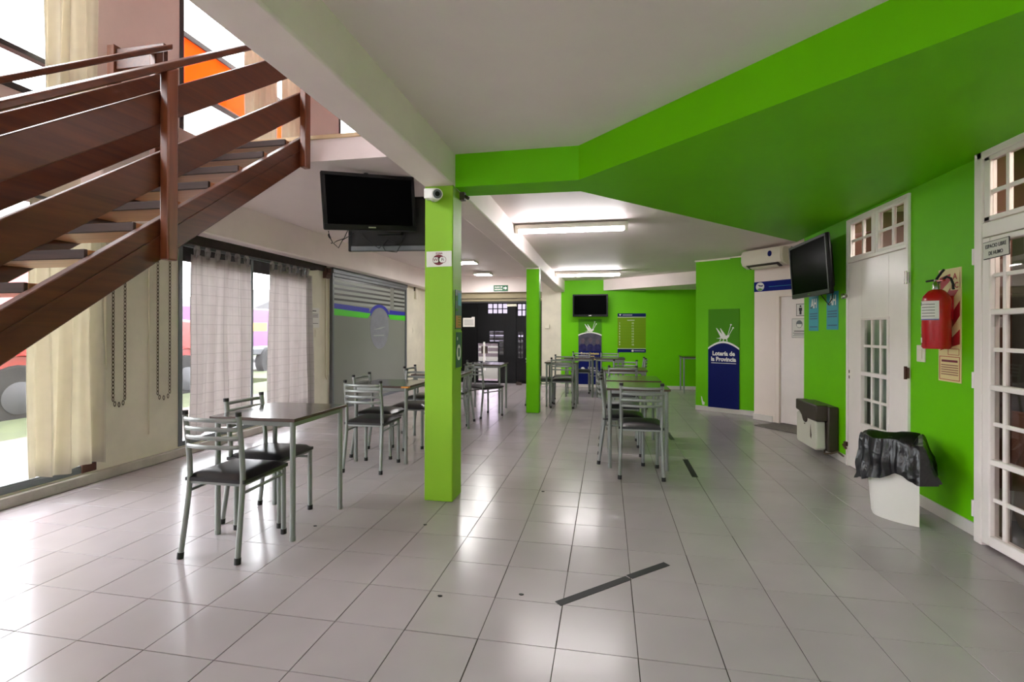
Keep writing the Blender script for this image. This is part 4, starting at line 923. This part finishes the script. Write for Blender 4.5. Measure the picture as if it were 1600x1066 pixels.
lettering('Loter\u00eda de', .33, .375, .06, 'print_white', bn, -.0128, .0018, squeeze=.9); lettering('la Provincia', .33, .315, .06, 'print_white', bn, -.0128, .0018, squeeze=.9)
part('small_print', bars([(.05, .47, .262, .268), (.25, .47, .19, .196)], -.0126, -.0115), 'print_white', bn); insect(bn, .26, 1.29, .27, -.0095)
po = thing('poster', 'lime numbers poster with blue header on the green end wall', 'poster', (.248, 11.418, .80), 0)
part('sheet', MB().box(0, .615, -.004, 0, .02, .872), 'poster_lime', po); part('header', MB().box(0, .615, -.0052, -.003, .80, .872), 'blue_deep', po); part('footer', MB().box(0, .615, -.0052, -.003, .0, .075), 'blue_deep', po)
part('rule', bars([(0, .615, .782, .792), (0, .615, .08, .088)], -.0052, -.003), 'print_white', po); part('logo_disc', MB().prism([(.33 + .026 * math.cos(2 * PI * k / 16), .037 + .024 * math.sin(2 * PI * k / 16)) for k in range(16)], -.0062, -.005, 'y'), 'print_white', po)
part('print_lines', bars([(.11, .32, .83, .842), (.21, .37, .715, .725), (.37, .59, .032, .042)], -.0062, -.003), 'print_white', po); part('header_emblem', MB().prism([(.03, .84), (.06, .82), (.08, .85), (.05, .86)], -.0062, -.005, 'y'), 'print_white', po)
for k in range(9):
    z = .655 - .0605 * k
    lettering(str(k + 1), .045, z, .05, 'print_white', po, -.0046); lettering(str(k + 10), .33, z, .05, 'print_white', po, -.0046)
    part('row_line', MB().box(.02, .595, -.0046, -.0038, z - .033, z - .031), 'banner_green', po)
# entrance and column signs
es = thing('exit_sign', 'green emergency exit sign on the lintel above the entrance', 'sign', (-2.655, 11.618, 2.22), 0)
part('board', MB().box(0, .35, -.012, 0, 0, .145), 'exit_green', es, .002); lettering('SALIDA DE', .12, .098, .046, 'print_white', es, -.0135, .0015, squeeze=.85); lettering('EMERGENCIA', .12, .042, .044, 'print_white', es, -.0135, .0012, squeeze=.72)
part('arrow', MB().prism([(.24, .06), (.285, .06), (.285, .035), (.33, .075), (.285, .115), (.285, .09), (.24, .09)], -.0132, -.0115, 'y'), 'print_white', es)
np_ = thing('notice', 'white sheet of paper taped to the dark entrance door', 'notice', (-3.47, 11.797, 1.37), 0)
part('sheet', MB().box(0, .30, -.004, 0, 0, .22), 'paper', np_); part('corner_flap', MB().box(.22, .30, -.004, 0, .22, .245), 'paper', np_); part('print_lines', bars([(.03, .27, .165 - .03 * k, .175 - .03 * k) for k in range(5)], -.005, -.0035), 'frame_grey', np_)
wf = thing('wifi_sign', 'white wifi zone sign on the front column', 'sign', (-1.351, 3.611, 1.785), 0); wf.rotation_euler = (0, math.radians(-.8), 0)
part('plate', MB().box(0, .202, -.005, 0, 0, .118), 'paper', wf, .002)
lettering('ZONA', .102, .100, .019, 'wine', wf, -.0062, .0006)
def blob(cx, cz, rx, rz, n=26): return [(cx + rx * math.cos(2 * PI * k / n), cz + rz * math.sin(2 * PI * k / n)) for k in range(n)]
def rrect(x0, x1, z0, z1, r, n=6):
    out = []
    for (cx, cz, a) in ((x1 - r, z1 - r, 0), (x0 + r, z1 - r, 90), (x0 + r, z0 + r, 180), (x1 - r, z0 + r, 270)):
        out += [(cx + r * math.cos(math.radians(a + 90 * k / n)), cz + r * math.sin(math.radians(a + 90 * k / n))) for k in range(n + 1)]
    return out
part('emblem', MB().prism(blob(.098, .052, .047, .040), -.0058, -.004, 'y').prism(rrect(.050, .158, .028, .076, .022), -.0058, -.004, 'y'), 'wine', wf)
part('emblem_field', MB().prism(rrect(.054, .098, .032, .072, .014), -.0064, -.005, 'y').prism(rrect(.104, .155, .031, .073, .019), -.0064, -.005, 'y'), 'paper', wf)
lettering('Wi', .077, .052, .034, 'wine', wf, -.0068, .0004); lettering('Fi', .130, .052, .032, 'ink', wf, -.0068, .0004)
s1 = thing('sticker', 'dark teal and orange sticker on the side of the front column', 'sticker', (-1.1425, 3.668, 1.312), LW)
part('sheet', MB().box(0, .165, -.003, 0, 0, .305), 'teal_dark', s1); part('orange_block', MB().box(.008, .15, -.004, -.002, .01, .105), 'orange_print', s1)
part('pale_block', MB().box(.07, .15, -.004, -.002, .185, .285), 'cyan', s1); part('print_lines', bars([(.07, .14, .03 + .02 * k, .036 + .02 * k) for k in range(4)] + [(.015, .06, .14, .16), (.015, .05, .22, .26)], -.0046, -.003), 'banner_green', s1)
s2 = thing('sticker', 'green sticker with a pale round emblem on the side of the front column', 'sticker', (-1.1425, 3.668, 1.0), LW)
part('sheet', MB().box(0, .17, -.003, 0, 0, .30), 'lime', s2); part('field', MB().box(.012, .158, -.0042, -.002, .012, .288), 'teal_dark', s2)
part('round_emblem', MB().prism(blob(.088, .13, .055, .062), -.005, -.003, 'y'), 'print_white', s2); part('emblem_print', MB().prism(rrect(.068, .108, .095, .165, .01), -.0058, -.004, 'y'), 'teal_dark', s2); part('mark', MB().box(.04, .06, -.005, -.003, .225, .25), 'print_white', s2)
cc = thing('security_camera', 'white security camera at the top of the front column', 'camera', (-1.30, 3.612, 2.325), 0)
part('mount', MB().box(-.05, .045, -.07, 0, -.03, .045), 'print_white', cc, .006); part('body', MB().tube([(.02, -.03, -.01), (.085, -.15, -.025)], .042, 20), 'print_white', cc, .006)
part('lens', MB().tube([(.0845, -.149, -.025), (.0865, -.1525, -.0255)], .033, 18), 'frame_grey', cc); part('lens', MB().tube([(.086, -.152, -.025), (.0875, -.1548, -.0256)], .018, 16), 'black_plastic', cc)
single('sensor', MB().box(0, .04, -.02, .03, -.03, .03).tube([(.04, .0, .0), (.07, -.01, -.02)], .014, 10), 'heater_brown', 'tiny dark fixture under the green soffit at the front column', 'sensor', loc=(-1.143, 3.80, 2.365))
# ------------------------------------------------------------------ lights of the far half
def tube_light(label, x, y, z, L):
    t = thing('tube_light', label, 'lamp', (x, y, z), 0)
    part('body', MB().prism([(-.06, .06), (-.045, .01), (.045, .01), (.06, .06)], 0, L, 'x'), 'lamp_body', t, .004)
    part('end_cap', MB().box(-.02, .02, -.05, .05, -.03, .06).box(L - .02, L + .02, -.05, .05, -.03, .06), 'lamp_body', t, .004)
    part('tube', MB().tube([(.03, 0, -.018), (L - .03, 0, -.018)], .019, 14), 'tube_glow', t)
tube_light('ceiling tube light nearer the green soffit', -1.05, 5.85, 2.488, 1.27)
tube_light('ceiling tube light nearer the end wall', -.95, 9.66, 2.368, 1.22)
for lb_, x, y, z in (('square ceiling light nearer the front column', -2.58, 9.0, 2.555), ('square ceiling light nearer the entrance', -2.70, 10.75, 2.525)):
    t = thing('panel_light', lb_, 'lamp', (x, y, z)); part('frame', bars([(-.19, .19, .0, .045)], -.17, .17), 'lamp_body', t, .006); part('diffuser', MB().box(-.165, .165, -.145, .145, -.008, .003), 'panel_glow', t)

# ------------------------------------------------------------------ chairs and tables
def smooth_path(pts, n=4):
    P = [Vector(p) for p in pts]; out = []
    for i in range(len(P) - 1):
        p0, p1, p2, p3 = P[max(i - 1, 0)], P[i], P[i + 1], P[min(i + 2, len(P) - 1)]
        for k in range(n):
            t = k / n; out.append(.5 * ((2 * p1) + (-p0 + p2) * t + (2 * p0 - 5 * p1 + 4 * p2 - p3) * t * t + (-p0 + 3 * p1 - 3 * p2 + p3) * t ** 3))
    out.append(P[-1]); return out
def make_chair(label):
    t = thing('cafe_chair', label, 'chair', (0, 0, 0), 0, 'grey metal cafe chairs')
    hw = .172
    cu_ = MB()
    def seat(u, v):
        x, y = (u - .5) * 2, (v - .5) * 2
        k = max(abs(x), abs(y)); return (x * .195, y * .195, .452 + .028 * (1 - k ** 6) + .006 * (1 - x * x) * (1 - y * y))
    cu_.grid(seat, 12, 12); nv = 13
    edge = [i for i in range(nv)] + [nv * j + nv - 1 for j in range(1, nv)] + [nv * (nv - 1) + i for i in range(nv - 2, -1, -1)] + [nv * j for j in range(nv - 2, 0, -1)]
    k0 = len(cu_.v)
    for i in edge: x, y, z = cu_.v[i]; cu_.v.append((x, y, .432))
    for i in range(len(edge)):
        j = (i + 1) % len(edge); cu_.f.append((edge[i], k0 + i, k0 + j, edge[j])); cu_.sm.append(False)
    cu_.f.append(tuple(k0 + i for i in range(len(edge)))); cu_.sm.append(False)
    part('seat', cu_, 'vinyl_black', t)
    for s in (-1, 1):
        pr_ = smooth_path([(s * .185, -.235, .022), (s * .178, -.205, .24), (s * .174, -.183, .44), (s * .174, -.190, .60), (s * .174, -.218, .828)])
        lg = part('rear_leg', MB().tube(pr_, .0152, 12), 'tube_grey', t); part('foot', MB().tube([(s * .186, -.237, .0), (s * .185, -.2335, .034)], .018, 12), 'rubber', lg); part('cap', MB().tube([(s * .174, -.2175, .820), (s * .174, -.219, .842)], .017, 12), 'rubber', lg)
        fl_ = part('front_leg', MB().tube([(s * hw, .185, .02), (s * hw, .182, .43)], .0152, 12), 'tube_grey', t); part('foot', MB().tube([(s * hw, .185, .0), (s * hw, .185, .032)], .018, 12), 'rubber', fl_)
        part('side_rail', MB().tube([(s * hw, -.19, .375), (s * hw, .185, .385)], .009, 10), 'tube_grey', t)
    part('seat_frame', MB().box(-hw, hw, .165, .185, .415, .436).box(-hw, hw, -.19, -.17, .415, .436).box(-hw - .008, -hw + .012, -.18, .18, .415, .436).box(hw - .012, hw + .008, -.18, .18, .415, .436), 'tube_grey', t, .003)
    for z, yy in ((.642, -.194), (.694, -.200), (.746, -.207), (.798, -.2135)):
        p = [(.174 * math.sin(a), yy - .046 * math.cos(a * 1.0) + .046 * math.cos(PI / 2), z) for a in [(-PI / 2) + PI * k / 14 for k in range(15)]]
        part('back_slat', MB().tube(p, 0, 10, flat=(.0065, .0125)), 'tube_grey', t)
    return t
chairs = [
 (-2.20, 2.668, 0, 'nearest grey chair on the left, its back to the viewer, by the small near table'),
 (-2.30, 3.105, -90, 'grey chair on the window side of the near table, seat pushed under the top'),
 (-2.18, 4.41, 0, 'grey chair with its back to the viewer at the second table of the window row'),
 (-2.32, 4.86, -90, 'grey chair on the window side of the second table in the window row'),
 (-2.15, 5.34, 180, 'grey chair on the far side of the second table in the window row'),
 (-2.27, 6.05, -90, 'grey chair on the window side of the third table, before the street screen'),
 (-2.08, 6.66, 90, 'grey chair half hidden behind the front column, its leg showing on the right'),
 (-1.80, 7.34, -38, 'turned grey chair right of the front column, in front of the bright door pane'),
 (.304, 4.695, 0, 'nearest grey chair of the middle row, its back to the viewer'),
 (.165, 5.10, -90, 'grey chair on the left side of the nearest middle row table'),
 (.165, 5.84, -90, 'grey chair on the left side of the second middle row table'),
 (.21, 6.83, 0, 'grey chair behind the two joined middle tables, its back to the viewer'),
 (.29, 7.70, 180, 'grey chair on the far side of the third middle row table'),
 (.42, 8.65, 90, 'grey chair standing sideways alone near the green end wall'),
 (-.725, 8.49, 0, 'grey chair with its back to the viewer right of the rear column'),
 (-1.12, 8.60, -90, 'grey chair half hidden by the rear column'),
 (-.76, 9.06, 180, 'grey chair on the far side of the table by the rear column'),
 (-.52, 10.44, 180, 'grey chair behind the left rearmost table, before the tall banner'),
 (.07, 10.44, 180, 'grey chair behind the right rearmost table, right of the tall banner'),
]
proto = None
for (x, y, a, lab_) in chairs:
    c = make_chair(lab_) if proto is None else copy_tree(proto)
    proto = proto or c
    c.location = (x, y, 0); c.rotation_euler = (0, 0, math.radians(a)); c['label'] = lab_
def make_table(label, sx, sy, hz=.758):
    t = thing('cafe_table', label, 'table', (0, 0, 0), 0, 'square dark cafe tables')
    a, b = sx / 2, sy / 2
    part('top', MB().box(-a, a, -b, b, hz - .02, hz), 'table_wood', t, .004)
    part('edge_band', bars([(-a - .0015, a + .0015, hz - .018, hz - .002)], -b - .0015, b + .0015), 'edge_worn', t)
    lx, ly = a - .032, b - .032
    part('apron', MB().box(-lx, lx, -ly - .011, -ly + .011, hz - .052, hz - .02).box(-lx, lx, ly - .011, ly + .011, hz - .052, hz - .02).box(-lx - .011, -lx + .011, -ly, ly, hz - .052, hz - .02).box(lx - .011, lx + .011, -ly, ly, hz - .052, hz - .02), 'tube_grey', t, .003)
    for i in (-1, 1):
        for j in (-1, 1):
            lg = part('leg', MB().tube([(i * lx, j * ly, .015), (i * lx, j * ly, hz - .02)], .0168, 14), 'tube_grey', t); part('foot', MB().tube([(i * lx, j * ly, 0), (i * lx, j * ly, .03)], .0185, 14), 'tube_grey', lg)
    return t
tables = [
 (-2.17, 3.045, .595, .62, 'small dark table nearest the viewer beside the street window'),
 (-2.175, 4.83, .59, .62, 'second dark table of the window row, with a worn front corner'),
 (-2.05, 6.05, .60, .60, 'third dark table of the window row carrying the white box'),
 (-1.91, 7.86, .60, .60, 'dark table right of the front column near the entrance'),
 (.293, 5.08, .58, .62, 'nearest dark table of the middle row'),
 (.29, 5.84, .58, .62, 'second dark table of the middle row, joined to the nearest one'),
 (.25, 7.22, .60, .58, 'third dark table of the middle row'),
 (-.745, 8.60, .56, .50, 'dark table right of the rear column'),
 (-.52, 9.95, .57, .56, 'left one of the two rearmost tables, before the tall banner'),
 (.07, 9.95, .57, .56, 'right one of the two rearmost tables'),
 (1.85, 10.95, .62, .55, 'dark side table partly hidden by the slanted green wall'),
]
for (x, y, sx, sy, lab_) in tables:
    t = make_table(lab_, sx, sy); t.location = (x, y, 0)
    if 'worn front corner' in lab_:
        part('worn_corner', MB().box(sx / 2 - .07, sx / 2 + .003, -sy / 2 - .003, -sy / 2 + .05, .7385, .7565), 'orange_print', t, .003)
bx_ = thing('paper_holder', 'white slanted paper holder on the third window row table', 'box', (-2.02, 6.13, .758), math.radians(12))
part('body', MB().prism([(-.09, 0), (.09, 0), (.07, .11), (-.03, .12)], -.09, .09, 'x'), 'paper', bx_, .004); part('slot', MB().box(-.05, .05, -.082, -.078, .03, .045), 'frame_grey', bx_)

# ------------------------------------------------------------------ waste bin with black bag
bt = math.atan2(4.06 - 3.744, 2.23 - 2.06)             # the flat back runs along this direction
wb = thing('waste_bin', 'white half-round waste bin lined with a black bag at the right wall', 'bin', (2.12, 3.885, 0), bt)
def dshape(L, D, n=16): return [(L * math.cos(a), D * math.sin(a)) for a in [PI * k / n for k in range(n + 1)]]
def ring(L, D, z, n=16): return [(x, y, z) for x, y in dshape(L, D, n)]
m_ = MB(); lv = [(.155, .262, 0), (.162, .27, .02), (.18, .292, .30), (.195, .312, .51), (.203, .318, .52), (.20, .315, .53), (.185, .298, .53), (.16, .26, .03)]
for (L, D, z) in lv: m_.v += ring(L, D, z)
N = 17
for r_ in range(len(lv) - 1):
    for i in range(N): j = (i + 1) % N; m_.f.append((r_ * N + i, r_ * N + j, (r_ + 1) * N + j, (r_ + 1) * N + i)); m_.sm.append(i != N - 1)
m_.f.append(tuple(range(N))[::-1]); m_.sm.append(False); m_.f.append(tuple((len(lv) - 1) * N + i for i in range(N))); m_.sm.append(False)
part('bin', m_, 'bin_white', wb)
nb, rows_ = 132, 26
def bagpt(u, v):
    a = 2 * PI * u
    if u < .74:
        th = PI * u / .74; bx, by, nx, ny = .203 * math.cos(th), .318 * math.sin(th), math.cos(th), math.sin(th)
        right = max(0, 1 - math.sin(th) * 2.2) ** 1.5; left = math.sin(th)
    else:
        w = (u - .74) / .26; bx, by, nx, ny = -.203 + .406 * w, 0, (w - .5) * .5, -1
        right = 1; left = 0
    fold = .5 * abs(math.sin(7.5 * a + 1.0)) + .35 * abs(math.sin(11.5 * a + 2.2)) + .25 * math.sin(17 * a + .7) + .15 * math.sin(29 * a)
    o = max(0, (v - .24) / .76)
    if v < .24:
        e = v / .24; z = .20 + .365 * e; s = .70 + .06 * e if e < .88 else .753 + .289 * (e - .88) / .12; off = .003 * fold
    else:
        hem = .315 - .11 * left ** 6 + .015 * right + .02 * math.sin(3 * a + 1) + .012 * math.sin(8 * a)
        z = .565 + (hem - .565) * o + .008 * math.sin(PI * min(1, o * 5))
        s = 1.042 + .03 * min(1, o * 6)
        off = (.006 + .032 * o ** .8) * fold + right * .062 * o ** .7 + .010 * math.sin(36 * z + 3 * a) * o
    z += .008 * math.sin(5 * a + .4) + .012 * left - .02 * right * o
    return (bx * s + nx * off, .135 + (by - .135) * s + ny * off, z)
part('bin_bag', MB().grid(bagpt, nb, rows_), 'bag_black', wb, fix=False, label='black plastic bag folded over the rim')

# ------------------------------------------------------------------ tape on the floor
def strip(label, a, b, w=.05, group='black tape marks on the floor'):
    a, b = Vector((*a, 0)), Vector((*b, 0)); d = (b - a).normalized(); n = Vector((-d.y, d.x, 0)) * w / 2
    single('floor_tape', MB().prism([(p.x, p.y) for p in (a - n, b - n, b + n, a + n)], .0002, .0016), 'tape_black', label, 'tape', group=group)
strip('longer near half of the slanted black tape line on the floor', (-.225, 2.372), (.118, 2.690), .045)
strip('shorter far half of the slanted black tape line on the floor', (.122, 2.70), (.335, 2.893), .045)
strip('short black tape strip right of the middle chairs', (.785, 5.26), (.778, 4.64), .052)
strip('small black tape piece beyond the middle tables', (.77, 6.6), (.775, 6.15), .05)
for k, (x, y) in enumerate(((-.50, 3.99), (-.41, 2.42), (-1.19, 3.16), (-.80, 2.33), (-1.9, 3.0))):
    single('debris', MB().prism([(x + .012 * math.cos(a) * (1 + .3 * math.sin(3 * a)), y + .008 * math.sin(a)) for a in [2 * PI * q / 8 for q in range(8)]], 0, .003), 'rubber', 'tiny dark speck of dirt on the floor %s' % ('right of the front column', 'before the tape line', 'left of the front column', 'near the viewer', 'beside the near table leg')[k], 'speck')
